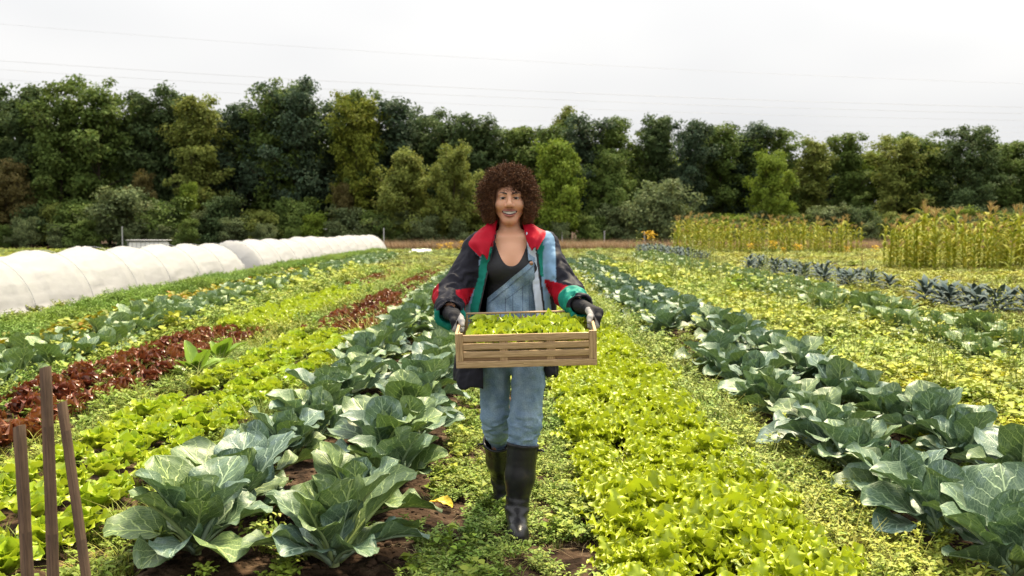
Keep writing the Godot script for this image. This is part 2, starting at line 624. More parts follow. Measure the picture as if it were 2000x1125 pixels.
		var o := thing(called, Vector3(e[1], -0.05, -e[2]), lab, called, grp)
		o.rotation.y = rf(0, TAU)
		var w: float = e[4] * (hs if kind != "oak" else lerpf(hs, 1.0, 0.5))
		o.scale = Vector3(w, hs, w)
		part("trunk", b[0], o)
		part("crown", b[1], o, M["leaf_" + e[5]])
# ---- crops
func vein_textures() -> void:
	var n := 384
	var im := Image.create(n, n, true, Image.FORMAT_RGB8)
	var hm := Image.create(n, n, false, Image.FORMAT_RGB8)
	var cell := FastNoiseLite.new()
	cell.seed = 3
	cell.noise_type = FastNoiseLite.TYPE_CELLULAR
	cell.cellular_return_type = FastNoiseLite.RETURN_DISTANCE2_SUB
	cell.frequency = 0.045
	cell.fractal_type = FastNoiseLite.FRACTAL_NONE
	var bl := fnl(9, 0.0135, 3)
	for y in n:
		var t := (y + 0.5) / n
		for x in n:
			var s := (x + 0.5) / n * 2.0 - 1.0
			var a := absf(s)
			var wob := bl.get_noise_2d(x * 1.6, y * 1.6)
			var vein := smoothstep(0.06 * (1.2 - t) + 0.01, 0.015, a)
			var q := (t - 0.30 * pow(a, 0.75)) * 7.0 + (0.5 if s > 0 else 0.0) + wob * 0.22
			var f := absf(q - roundf(q))
			vein = maxf(vein, smoothstep(0.085 * (1.15 - a) + 0.032, 0.025, f) * (0.95 - 0.45 * a))
			var q2 := (t * 0.8 + a * 0.9) * 13.0 + wob * 0.5
			var f2 := absf(q2 - roundf(q2))
			vein = maxf(vein, smoothstep(0.085, 0.03, f2) * 0.45 * smoothstep(0.1, 0.35, a))
			var net := smoothstep(0.16, 0.03, (cell.get_noise_2d(x, y) + 1.0) * 0.5)
			vein = maxf(vein, net * 0.16)
			var m := 0.5 + 0.5 * bl.get_noise_2d(x + 300.0, y)
			var base := Color(0.060, 0.108, 0.042).lerp(Color(0.095, 0.150, 0.072), m)
			# waxy bloom, in flecks
			var bloom := smoothstep(0.15, 0.5, bl.get_noise_2d(x * 0.6 - 90.0, y * 0.6))
			base = base.lerp(Color(0.17, 0.235, 0.18), bloom * 0.4)
			var col := base.lerp(Color(0.42, 0.52, 0.25), vein * 0.78)
			im.set_pixel(x, y, col.linear_to_srgb())
			var hh := clampf(0.55 - vein * 0.45 + 0.1 * m, 0, 1)
			hm.set_pixel(x, y, Color(hh, hh, hh))
	im.generate_mipmaps()
	hm.bump_map_to_normal_map(5.0)
	M.vein_tex = ImageTexture.create_from_image(im)
	M.vein_nrm = ImageTexture.create_from_image(hm)
	for w in [["caul_a", Color(1.0, 1.0, 0.9)], ["caul_b", Color(0.9, 0.97, 1.15)], ["caul_c", Color(1.08, 1.1, 0.8)], ["caul_blue", Color(0.95, 1.0, 1.5)], ["caul_pale", Color(1.5, 1.45, 1.6)], ["caul_yellow", Color(5.0, 2.6, 0.35)], ["coll_a", Color(1.2, 1.2, 0.95)], ["coll_b", Color(1.4, 1.35, 1.15)]]:
		var m := StandardMaterial3D.new()
		m.albedo_texture = M.vein_tex
		m.albedo_color = (w[1] as Color).linear_to_srgb()
		m.normal_enabled = true
		m.normal_texture = M.vein_nrm
		m.normal_scale = 0.8
		m.roughness = 0.45
		m.metallic_specular = 0.45
		m.cull_mode = BaseMaterial3D.CULL_DISABLED
		m.backlight_enabled = true
		m.backlight = Color(0.45, 0.48, 0.38)
		M[w[0]] = m

var P_CAUL := PackedFloat32Array([0.08, 0.08, 0.10, 0.24, 0.52, 0.78, 0.93, 1.0, 1.0, 0.95, 0.85, 0.64, 0.16])
var P_LETT := PackedFloat32Array([0.3, 0.42, 0.62, 0.82, 0.95, 1.0, 0.97, 0.84, 0.6, 0.15])
var P_OVAL := PackedFloat32Array([0.08, 0.5, 0.9, 1.0, 0.8, 0.45, 0.05])
var P_ROMA := PackedFloat32Array([0.22, 0.3, 0.5, 0.78, 0.98, 1.0, 0.85, 0.5, 0.08])
var P_KALE := PackedFloat32Array([0.1, 0.2, 0.55, 0.8, 0.95, 1.0, 0.95, 0.75, 0.4, 0.08])
var P_LONG := PackedFloat32Array([0.5, 0.9, 1.0, 0.95, 0.8, 0.55, 0.25, 0.02])
var P_FRIS := PackedFloat32Array([0.12, 0.22, 0.45, 0.7, 0.95, 1.0, 0.8, 0.3])

# leaves of a cauliflower: outer arching ones, middle ones, upright inner ones
func brassica_leaf(kind: int, L: float, W: float) -> ArrayMesh:
	var mb := MB.new()
	var o := {"prof": P_CAUL, "cup": rf(0.15, 0.5), "ruf": rf(0.014, 0.030), "rfq": rf(9.0, 14.0), "ph": rf(0, 6), "rib": 0.0135, "bub": 0.006, "side": rf(-0.35, 0.35), "roll": rf(-0.5, 0.5)}
	if kind == 0:
		o.pitch = rf(0.5, 0.85)
		o.curl = rf(-1.15, -0.4)
	elif kind == 1:
		o.pitch = rf(0.95, 1.2)
		o.curl = rf(-0.9, -0.2)
	else:
		o.pitch = rf(1.3, 1.5)
		o.curl = rf(-0.6, 0.35)
		o.cup = rf(0.4, 0.75)
	blade(mb, Transform3D.IDENTITY, L * rf(0.92, 1.08), W * rf(0.85, 1.1), 18, 10, o)
	return mb.mesh()

var caul_leaves := []
func spread_leaves(o: Node3D, n: int, s: float, mats: Array, bank: Array, called := "leaf") -> void:
	var a0 := rf(0, TAU)
	for k in n:
		var f := float(k) / (n - 1)
		var kind := 0 if f < 0.42 else (1 if f < 0.75 else 2)
		var vs: Array = bank[kind]
		var m := part(called, vs[rng.randi() % vs.size()], o, mats[rng.randi() % mats.size()])
		var sc := s * rf(0.68, 1.12) * (0.95 if kind == 0 else (1.0 if kind == 1 else 0.88))
		var bs := yaw(a0 + k * 2.399 + rf(-0.3, 0.3)) * Basis(Vector3.RIGHT, rf(-0.16, 0.14))
		m.transform = Transform3D(bs.scaled(Vector3(sc, sc, sc)), bs.z * 0.02 + Vector3(0, 0.02 + 0.05 * f, 0))

# one mesh of all leaves for plants too far off to show them singly
func whole_plant(n: int, bank: Array) -> ArrayMesh:
	var st := SurfaceTool.new()
	for k in n:
		var f := float(k) / (n - 1)
		var vs: Array = bank[0 if f < 0.42 else (1 if f < 0.75 else 2)]
		var bs := yaw(k * 2.399 + rf(-0.3, 0.3)) * Basis(Vector3.RIGHT, rf(-0.15, 0.15))
		var sc := rf(0.85, 1.1)
		st.append_from(vs[rng.randi() % vs.size()], 0, Transform3D(bs.scaled(Vector3(sc, sc, sc)), bs.z * 0.02 + Vector3(0, 0.02 + 0.05 * f, 0)))
	return st.commit()

func build_brassicas() -> void:
	vein_textures()
	rng.seed = 20
	var stem := MB.new()
	tube(stem, PackedVector3Array([Vector3(0, -0.04, 0), Vector3(0.005, 0.04, 0), Vector3(0, 0.11, 0.005)]), PackedFloat32Array([0.024, 0.02, 0.014]), 7)
	var stem_mesh := stem.mesh(paint(0.3, 0.36, 0.16, 0.6))
	for kind in 3:
		var vs := []
		for k in 6: vs.push_back(brassica_leaf(kind, 0.42 if kind < 2 else 0.35, 0.285))
		caul_leaves.push_back(vs)
	var far := []
	for k in 4: far.push_back(whole_plant(15, caul_leaves))
	# cauliflower beds: two lines each
	var near_l := ["big cauliflower plant nearest the camera at bottom centre", "spreading cauliflower plant at bottom left beside the lettuces", "cauliflower plant with a yellow leaf tip left of the woman's boots", "cauliflower plant second from the front beside the pale lettuces", "upright cauliflower plant by the woman's knees", "third cauliflower plant from the front along the lettuce side"]
	var near_r := ["cauliflower plant cut off by the bottom right corner of the picture", "", "large cauliflower plant at the bottom right on bare soil", "blue-tinged cauliflower plant at the right edge near the bottom", "tall green cauliflower plant second from the front in the right bed", "pale drooping-leaved cauliflower plant on the right bed's outer side", "third cauliflower plant of the right bed beside the weedy path", "cauliflower plant of the right bed's outer line near the frame edge"]
	var li := 0
	for bed in [{"x": [-0.68, -1.3], "d0": 4.12, "d1": 30.0, "lab": near_l, "mats": ["caul_a", "caul_b", "caul_c", "caul_blue"], "side": "left"}, {"x": [1.98, 2.62], "d0": 3.86, "d1": 36.0, "lab": near_r, "mats": ["caul_a", "caul_b", "caul_blue", "caul_b"], "side": "right"}]:
		var d: float = bed.d0
		var row := 0
		while d < bed.d1:
			for c in 2:
				if bed.side == "right" and c == 1 and row == 0: continue
				if bed.side == "right" and c == 0 and d > 10.2 and d < 12.2: continue   # a gap in the inner line
				var x: float = bed.x[c] + rf(-0.07, 0.07)
				var dd := d + (0.0 if c == 0 else (0.08 if bed.side == "left" else 0.22)) + rf(-0.06, 0.06)
				if bed.side == "left": x -= (dd - 4.0) * 0.012
				var idx := row * 2 + c
				var grp: String = "cauliflowers of the %s bed" % bed.side
				var lab: String = bed.lab[idx] if idx < bed.lab.size() else "blue-green cauliflower in the %s bed's %s line, %s from the front" % [bed.side, "inner" if c == 0 else "outer", ordn(row + 1)]
				var s := rf(0.84, 1.02)
				if idx < 2: s = 1.06
				if dd < 14.0:
					var o := thing("cauliflower_plant", Vector3(x, gh(x, dd), -dd), lab, "cauliflower", grp)
					part("stem", stem_mesh, o)
					var ms := []
					for mm in bed.mats: ms.push_back(M[mm])
					if rng.randf() < 0.25: ms.push_back(M.caul_pale)
					spread_leaves(o, 18 + rng.randi() % 3, s, ms, caul_leaves)
				else:
					single("cauliflower_plant", far[rng.randi() % 4], at(x, dd, rf(0, TAU), s), lab, "cauliflower", grp + ", further back", M[bed.mats[rng.randi() % 4]])
			d += 0.55 + (0.05 if d > 14.0 else 0.0)
			row += 1
	# second brassica bed on the right
	var d := 10.4
	while d < 46.0:
		for x0 in [5.05, 5.7]:
			if d > 14.2 and d < 15.2 and x0 < 5.5: continue
			var x: float = x0 + rf(-0.1, 0.1) + (0.02 * (d - 10.0))
			var s := rf(0.86, 1.1)
			if d < 15.0:
				var o := thing("broccoli_plant", Vector3(x, 0.0, -d), "grey-green broccoli in the second bed on the right, %s line, %s from the front" % ["inner" if x0 < 5.5 else "outer", ordn(int((d - 10.39) / 0.6) + 1)], "broccoli", "near broccoli plants of the second bed on the right")
				part("stem", stem_mesh, o)
				spread_leaves(o, 15, s, [M.coll_a, M.coll_b, M.caul_c], caul_leaves)
			else:
				single("broccoli_plant", far[rng.randi() % 4], at(x, d, rf(0, TAU), s), "grey-green broccoli in the second bed on the right, %s line, %s from the front" % ["inner" if x0 < 5.5 else "outer", ordn(int((d - 10.39) / 0.6) + 1)], "broccoli", "far broccoli plants of the second bed on the right", M[["coll_a", "coll_b"][rng.randi() % 2]])
		d += 0.6
	# third thin far row on the right of the cauliflowers
	d = 26.0
	while d < 52.0:
		var x := 3.3 + rf(-0.15, 0.15) + 0.03 * (d - 26.0)
		single("turnip_plant", far[rng.randi() % 4], at(x, d, rf(0, TAU), rf(0.5, 0.7)), "small leafy plant in the far row between the brassica beds, %s from the front" % ordn(int((d - 25.99) / 0.55) + 1), "turnip", "far leafy row on the right", M.coll_a)
		d += 0.55
	# cabbages on the left: paler, broader
	rng.seed = 21
	d = 7.9
	while d < 46.0:
		for x0 in [-4.55, -5.05]:
			var x: float = x0 + rf(-0.12, 0.12) - (clampf((d - 10.0) * 0.055, -0.1, 0.6) + clampf((d - 20.0) * 0.02, 0.0, 0.4))
			var s := rf(0.72, 0.95)
			if d < 14.0:
				var o := thing("cabbage_plant", Vector3(x, 0.0, -d), "silvery green cabbage of the left row, %s line, %s from the front" % ["nearer" if x0 > -5.0 else "farther", ordn(int((d - 7.89) / 0.62) + 1)], "cabbage", "near cabbages of the left row")
				part("stem", stem_mesh, o)
				spread_leaves(o, 15, s, [M.caul_pale, M.caul_pale, M.coll_b, M.caul_c], caul_leaves)
			else:
				single("cabbage_plant", far[rng.randi() % 4], at(x, d, rf(0, TAU), s), "silvery green cabbage of the left row, %s line, %s from the front" % ["nearer" if x0 > -5.0 else "farther", ordn(int((d - 7.89) / 0.62) + 1)], "cabbage", "far cabbages of the left row", M[["caul_pale", "coll_b"][rng.randi() % 2]])
		d += 0.62
	# loose leaves on the soil
	for e in [[1.5, 5.1, 0.7, "caul_pale", "pale fallen brassica leaf lying on the soil edge at right", 0.8], [1.62, 5.35, 2.1, "caul_yellow", "yellowing fallen leaf beside the right cauliflower bed", 0.55], [-0.42, 5.0, 1.4, "caul_yellow", "orange-yellow dead leaf under the cauliflower by the boots", 0.3], [2.05, 8.6, 2.5, "caul_yellow", "yellow withered leaf at the middle of the right bed", 0.6], [1.72, 8.9, -0.6, "caul_pale", "large pale hanging leaf at the inner edge of the right bed", 0.8]]:
		var o := single("fallen_leaf", caul_leaves[0][2], at(e[0], e[1], e[2], e[5], 0.02), e[4], "leaf", "", M[e[3]])
		o.transform.basis = o.transform.basis * Basis(Vector3.RIGHT, 0.55)

func lettuce_leaf(kind: int, L: float, W: float, c0: Color, c1: Color, cb: Color, frill: float) -> MB:
	var mb := MB.new()
	var o := {"prof": P_LETT, "ruf": frill * rf(0.8, 1.2), "rfq": rf(7.0, 11.0), "ph": rf(0, 6), "c0": c0, "c1": c1, "cb": cb, "bub": 0.005, "cup": 0.5}
	if kind == 0:
		o.pitch = rf(0.4, 0.65)
		o.curl = rf(-0.5, 0.3)
	elif kind == 1:
		o.pitch = rf(0.85, 1.1)
		o.curl = rf(-1.1, -0.2)
		o.cup = 0.65
	else:
		o.pitch = rf(1.25, 1.5)
		o.curl = rf(-0.2, 0.7)
		o.cup = 0.9
	blade(mb, Transform3D.IDENTITY, L * rf(0.85, 1.1), W * rf(0.9, 1.15), 12, 10, o)
	return mb

func rosette(n: int, bank: Array) -> ArrayMesh:
	var mb := MB.new()
	for k in n:
		var f := float(k) / (n - 1)
		var vs: Array = bank[0 if f < 0.4 else (1 if f < 0.75 else 2)]
		var src: MB = vs[rng.randi() % vs.size()]
		var bs := yaw(k * 2.399 + rf(-0.25, 0.25)) * Basis(Vector3.RIGHT, rf(-0.15, 0.12))
		var sc := rf(0.85, 1.1)
		var xf := Transform3D(bs.scaled(Vector3(sc, sc, sc)), bs.z * lerpf(0.02, 0.0, f) + Vector3(0, 0.015 + 0.03 * f, 0))
		var b := mb.v.size()
		for j in src.v.size():
			var g := 1.0 + 0.12 * sin(k * 3.7)
			var cc := src.c[j]
			mb.p(xf * src.v[j], Color(cc.r * g, cc.g * g, cc.b * g), src.u[j])
		for j in src.ix: mb.ix.push_back(b + j)
	return mb.mesh()

func leaf_bank(per: int, L: float, W: float, c0: Color, c1: Color, cb: Color, frill: float) -> Array:
	var out := []
	for kind in 3:
		var vs := []
		for k in per:
			# red sorts carry greener and darker leaves among the red ones
			var mix: float = [0.0, 0.4, 0.15, 0.0][k % 4] if c0.r > c0.g * 2.0 else 0.0
			vs.push_back(lettuce_leaf(kind, L * (1.0 if kind < 2 else 0.85), W, c0.lerp(Color(0.30, 0.17, 0.03), mix), c1.lerp(Color(0.36, 0.13, 0.02), mix), cb, frill))
		out.push_back(vs)
	return out

func build_lettuces() -> void:
	rng.seed = 33
	M.lett = leafy(0.36, 0.5, 0.75)
	M.lett2 = leafy(0.36, 0.5, 0.75, Color(0.9, 1.0, 0.9))
	M.red = leafy(0.33, 0.5, 0.6)
	M.red2 = leafy(0.33, 0.5, 0.6, Color(0.7, 0.55, 0.6))
	var gb := leaf_bank(4, 0.17, 0.155, Color(0.34, 0.43, 0.03), Color(0.40, 0.47, 0.026), Color(0.46, 0.52, 0.14), 0.02)
	var fb := leaf_bank(3, 0.16, 0.14, Color(0.32, 0.41, 0.028), Color(0.38, 0.46, 0.026), Color(0.42, 0.5, 0.12), 0.03)
	var rb := leaf_bank(4, 0.14, 0.135, Color(0.165, 0.05, 0.024), Color(0.215, 0.07, 0.025), Color(0.2, 0.13, 0.03), 0.034)
	var gm := []
	for kind in 3:
		var vs := []
		for mb in gb[kind]: vs.push_back((mb as MB).mesh())
		gm.push_back(vs)
	var whole := []
	for k in 4: whole.push_back(rosette(24, gb))
	var frilly := []
	for k in 3: frilly.push_back(rosette(24, fb))
	var reds := []
	for k in 5: reds.push_back(rosette(30, rb))
	M.green_heads = whole
	M.frilly_heads = frilly
	# pale green heads in the bed beside the stakes
	var d := 3.35
	while d < 12.6:
		for c in 3:
			var x := -2.62 + 0.31 * c + rf(-0.05, 0.05)
			var dd := d + (0.13 if c == 1 else 0.0) + rf(-0.04, 0.04)
			if dd > 7.9 and dd < 8.3 and c == 0: continue
			var s := rf(0.78, 0.94)
			if dd < 8.2:
				var o := thing("lettuce_head", Vector3(x, gh(x, dd), -dd), "pale green lettuce in the bed beside the stakes, %s line from the left, %s head" % [["first", "second", "third"][c], ordn(int((d - 3.34) / 0.285) + 1)], "lettuce", "pale green lettuces of the near left bed")
				o.rotation.y = rf(0, TAU)
				for k in 20:
					var f := k / 19.0
					var vs: Array = gm[0 if f < 0.4 else (1 if f < 0.72 else 2)]
					var m := part("leaf", vs[rng.randi() % vs.size()], o, M.lett if rng.randf() < 0.6 else M.lett2)
					var bs := yaw(k * 2.399 + rf(-0.25, 0.25)) * Basis(Vector3.RIGHT, rf(-0.15, 0.12))
					var sc := s * rf(0.85, 1.1)
					m.transform = Transform3D(bs.scaled(Vector3(sc, sc, sc)), bs.z * lerpf(0.02, 0.0, f) + Vector3(0, 0.015 + 0.03 * f, 0))
			else:
				single("lettuce_head", whole[rng.randi() % 4], at(x, dd, rf(0, TAU), s), "pale green lettuce in the bed beside the stakes, %s line from the left, %s head" % [["first", "second", "third"][c], ordn(int((d - 3.34) / 0.285) + 1)], "lettuce", "pale green lettuces further along the near left bed", M.lett if rng.randf() < 0.6 else M.lett2)
		d += 0.285
	# frilly green ones in the next bed
	d = 13.4
	while d < 22.8:
		for c in 3:
			if d > 18.5 and c == 0 and rng.randf() < 0.4: continue
			single("frilly_lettuce", frilly[rng.randi() % 3], at(-3.85 + 0.33 * c + rf(-0.05, 0.05), d + rf(-0.06, 0.06), rf(0, TAU), rf(0.95, 1.25)), "frilly green lettuce between the two red blocks, %s line from the left, %s head" % [["first", "second", "third"][c], ordn(int((d - 13.39) / 0.34) + 1)], "lettuce", "frilly green lettuces of the second left bed", M.lett)
		d += 0.34
	# red ones
	for blk in [[-3.98, 0.36, 3, 5.9, 13.0, "dark red lettuce behind the stakes", "red lettuces behind the stakes"], [-2.62, 0.33, 3, 12.8, 31.5, "dark red lettuce left of the woman's arm", "red lettuces in line with the pale green bed"], [-3.85, 0.4, 2, 23.4, 31.0, "dark red lettuce in the far block", "far red lettuces"]]:
		d = blk[3]
		while d < blk[4]:
			for c in int(blk[2]):
				var x: float = blk[0] + blk[1] * c + rf(-0.05, 0.05)
				single("red_lettuce", reds[rng.randi() % 5], at(x, d + rf(-0.05, 0.05), rf(0, TAU), rf(0.82, 1.05)), "%s, %s line from the left, %s head" % [blk[5], ["first", "second", "third", "fourth"][c], ordn(int((d - blk[3] + 0.01) / 0.33) + 1)], "lettuce", blk[6], M.red if rng.randf() < 0.6 else M.red2)
			d += 0.33
	# a few red heads far left
	for k in 8: single("red_lettuce", reds[k % 5], at(-5.9 + rf(-0.3, 0.3), 36.0 + k * 0.5, rf(0, TAU), 1.1), "red lettuce in the tiny patch near the tunnels' end, %s from the front" % ordn(k + 1), "lettuce", "tiny far red patch", M.red)
	# two bolting green leaf plants at the edge of the red block
	var rb2 := []
	for k in 4:
		var mb := MB.new()
		blade(mb, Transform3D.IDENTITY, 0.36, 0.15, 12, 6, {"prof": P_ROMA, "pitch": rf(0.95, 1.4), "curl": rf(-1.2, -0.4), "cup": 0.35, "ruf": 0.006, "ph": rf(0, 6), "rib": 0.009, "bub": 0.005, "c0": Color(0.19, 0.31, 0.03), "c1": Color(0.21, 0.33, 0.03), "cb": Color(0.4, 0.48, 0.16), "side": rf(-0.3, 0.3)})
		rb2.push_back(mb.mesh())
	for e in [[-3.0, 9.35, 1.05, "bright green upright leaf plant at the edge of the red lettuces, nearer one"], [-3.02, 10.2, 1.1, "bright green upright leaf plant at the edge of the red lettuces, farther one"]]:
		var o := thing("chard_plant", Vector3(e[0], gh(e[0], e[1]), -e[1]), e[3], "leaf plant")
		for k in 9:
			var m := part("leaf", rb2[k % 4], o, M.lett)
			var sc: float = e[2] * rf(0.75, 1.1)
			m.transform = Transform3D((yaw(k * 2.399) * Basis(Vector3.RIGHT, rf(-0.1, 0.35) if k < 5 else rf(-0.1, 0.05))).scaled(Vector3(sc, sc, sc)), Vector3(0, 0.01, 0))

func build_mustard() -> void:
	# the dense bed of bright curly salad leaves on the right
	rng.seed = 44
	var m := leafy(0.42, 0.45, 0.75)
	var kinds := []
	for k in 6:
		var mb := MB.new()
		for j in 26:
			var f := j / 25.0
			var bs := yaw(j * 2.399 + rf(-0.3, 0.3)) * Basis(Vector3.RIGHT, rf(-0.2, 0.2))
			var g := rf(0.85, 1.15)
			blade(mb, Transform3D(bs, bs.z * 0.015 + Vector3(rf(-0.03, 0.03), 0.0, rf(-0.03, 0.03))), rf(0.11, 0.175), rf(0.07, 0.105), 18, 8, {"prof": P_FRIS, "pitch": lerpf(0.7, 1.45, f), "curl": rf(-1.0, -0.3), "cup": rf(0.1, 0.5), "ruf": rf(0.012, 0.022), "rfq": rf(22, 34), "ph": rf(0, 6), "lobe": 0.42, "lobn": rf(5.0, 7.0),
				"c0": Color(0.31 * g, 0.39 * g, 0.018), "c1": Color(0.39 * g, 0.45 * g, 0.016), "cb": Color(0.33 * g, 0.42 * g, 0.08)})
		kinds.push_back(mb.mesh(m))
	var spots := []
	var d := 3.2
	while d < 27.0:
		var n := 6
		for c in n:
			var x := 0.42 + (1.0 / n) * (c + 0.5) * 0.9 + rf(-0.04, 0.04)
			if d > 5.8 and d < 7.3 and x > 1.1 and rng.randf() < 0.35: continue
			spots.push_back([d + rf(-0.05, 0.05), x])
		d += 0.165 if d < 11.0 else 0.2
	spots.sort_custom(func(a, b): return a[0] < b[0])
	patch_noise = fnl(8, 0.35, 3)
	var rest := [[], [], []]
	var made := 0
	var cs := [PackedColorArray(), PackedColorArray(), PackedColorArray()]
	for k in spots.size():
		var e: Array = spots[k]
		var mound := patch_noise.get_noise_2d(e[1] * 5.0 + 60.0, e[0] * 4.0)
		if mound < -0.3: continue
		var s := rf(0.85, 1.15) * (1.12 + 0.75 * mound)
		var xf := at(e[1], e[0], rf(0, TAU), s)
		if made < 300:
			made += 1
			single("salad_plant", kinds[k % 6], xf, "bright yellow-green curly salad plant in the bed right of the woman", "salad", "curly salad plants of the bed right of the woman")
		else:
			rest[k % 3].push_back(xf)
			cs[k % 3].push_back(Color(1, 1, 1))
	for k in 3: stuff("salad_bed", kinds[k], rest[k], cs[k], "bright yellow-green curly salad leaves further along the bed, part %s" % ["one", "two", "three"][k], "salad")
# ---- grass, weeds, feathery rows
func grass_tuft(n: int, h: float, w: float, lean: float, col: Color) -> MB:
	var mb := MB.new()
	for k in n:
		var a := rf(0, TAU)
		var b := yaw(a)
		var r := rf(0.0, 0.06)
		var hh := h * rf(0.5, 1.15)
		var le := lean * rf(0.3, 1.3)
		var base := Vector3(cos(a * 3.1) * r, -0.01, sin(a * 2.3) * r)
		var g := rf(0.75, 1.25)
		var cc := Color(col.r * g * rf(0.9, 1.2), col.g * g, col.b * g)
		var prev := -1
		for i in 4:
			var t := i / 3.0
			var ctr := base + b * Vector3(0, hh * (t - 0.28 * le * t * t), le * hh * t * t)
			var ww := w * (1.0 - t * 0.92)
			var l := mb.p(ctr - b.x * ww, cc)
			mb.p(ctr + b.x * ww, cc)
			if prev >= 0: mb.q(prev, l, l + 1, prev + 1)
			prev = l
	return mb

func leaf_card(mb: MB, xf: Transform3D, L: float, W: float, col: Color, fold: float) -> void:
	# six-sided little leaf folded on its midrib
	var a := mb.p(xf * Vector3(0, 0, 0), col)
	var l1 := mb.p(xf * Vector3(-W * 0.5, fold * W, L * 0.35), col)
	var r1 := mb.p(xf * Vector3(W * 0.5, fold * W, L * 0.35), col)
	var c := mb.p(xf * Vector3(0, 0.0, L * 0.45), col)
	var l2 := mb.p(xf * Vector3(-W * 0.36, fold * W * 0.7 - L * 0.06, L * 0.75), col)
	var r2 := mb.p(xf * Vector3(W * 0.36, fold * W * 0.7 - L * 0.06, L * 0.75), col)
	var e := mb.p(xf * Vector3(0, -L * 0.16, L), col)
	mb.q(a, l1, c, r1)
	mb.t(c, l1, l2)
	mb.t(c, r2, r1)
	mb.q(c, l2, e, r2)

func weed(stems: int, h: float, leaves: int, L: float, W: float, col: Color, spread: float) -> MB:
	var mb := MB.new()
	for k in stems:
		var a := rf(0, TAU)
		var tip := Vector3(cos(a) * spread * rf(0.4, 1.2), h * rf(0.5, 1.15), sin(a) * spread * rf(0.4, 1.2))
		var base := Vector3(rf(-0.02, 0.02), -0.01, rf(-0.02, 0.02))
		tube(mb, PackedVector3Array([base, base.lerp(tip, 0.5) + Vector3(0, 0.02, 0), tip]), PackedFloat32Array([0.0022, 0.0018, 0.001]), 3, Color(col.r * 0.9, col.g * 0.85, col.b * 0.8), false)
		for j in leaves:
			var t := 0.25 + 0.8 * (j + rf(0, 0.6)) / leaves
			var q := base.lerp(tip, minf(t, 1.0)) + Vector3(0, 0.02 * sin(t * PI), 0)
			var g := rf(0.75, 1.25)
			var bs := yaw(j * 2.4 + a + rf(-0.4, 0.4)) * Basis(Vector3.RIGHT, rf(-0.8, 0.15)) * Basis(Vector3.BACK, rf(-0.4, 0.4))
			leaf_card(mb, Transform3D(bs, q), L * rf(0.6, 1.2), W * rf(0.7, 1.15), Color(col.r * g * rf(0.88, 1.15), col.g * g, col.b * g * rf(0.8, 1.2)), rf(0.05, 0.3))
	return mb

func feathery(stems: int, h: float, col: Color) -> MB:
	var mb := MB.new()
	for k in stems:
		var a := rf(0, TAU)
		var le := rf(0.15, 0.8)
		var dir := Vector3(cos(a) * le, 1.0, sin(a) * le)
		var p := Vector3(rf(-0.03, 0.03), 0, rf(-0.03, 0.03))
		for s in 9:
			var q := p + dir.normalized() * (h / 9.0)
			dir.y -= 0.09
			var t := s / 9.0
			var wd := h * 0.26 * sin(PI * (0.15 + 0.8 * t))
			if s > 2:
				for w in 5:
					var an := rf(0, TAU)
					var d2 := (Vector3(cos(an), rf(-0.1, 0.7), sin(an)) + dir * 0.4).normalized()
					var g := rf(0.75, 1.25)
					leaf_card(mb, Transform3D(Basis.looking_at(-d2, Vector3(0.1, 1, 0.05)), q), wd * rf(0.7, 1.2), wd * 0.26, Color(col.r * g, col.g * g, col.b * g), 0.2)
			tube(mb, PackedVector3Array([p, q]), PackedFloat32Array([0.003, 0.002]), 3, col, false)
			p = q
	return mb

func scatter(into: Dictionary, key: String, x: float, d: float, s: float, tint: Color) -> void:
	if not into.has(key): into[key] = [[], PackedColorArray()]
	var bs := yaw(rf(0, TAU)) * Basis(Vector3.RIGHT, rf(-0.15, 0.15))
	into[key][0].push_back(Transform3D(bs.scaled(Vector3(s, s * rf(0.7, 1.15) * (0.6 if d > 30.0 and key.begins_with("far") else 1.0), s)), Vector3(x, gh(x, d), -d)))
	into[key][1].push_back(tint)

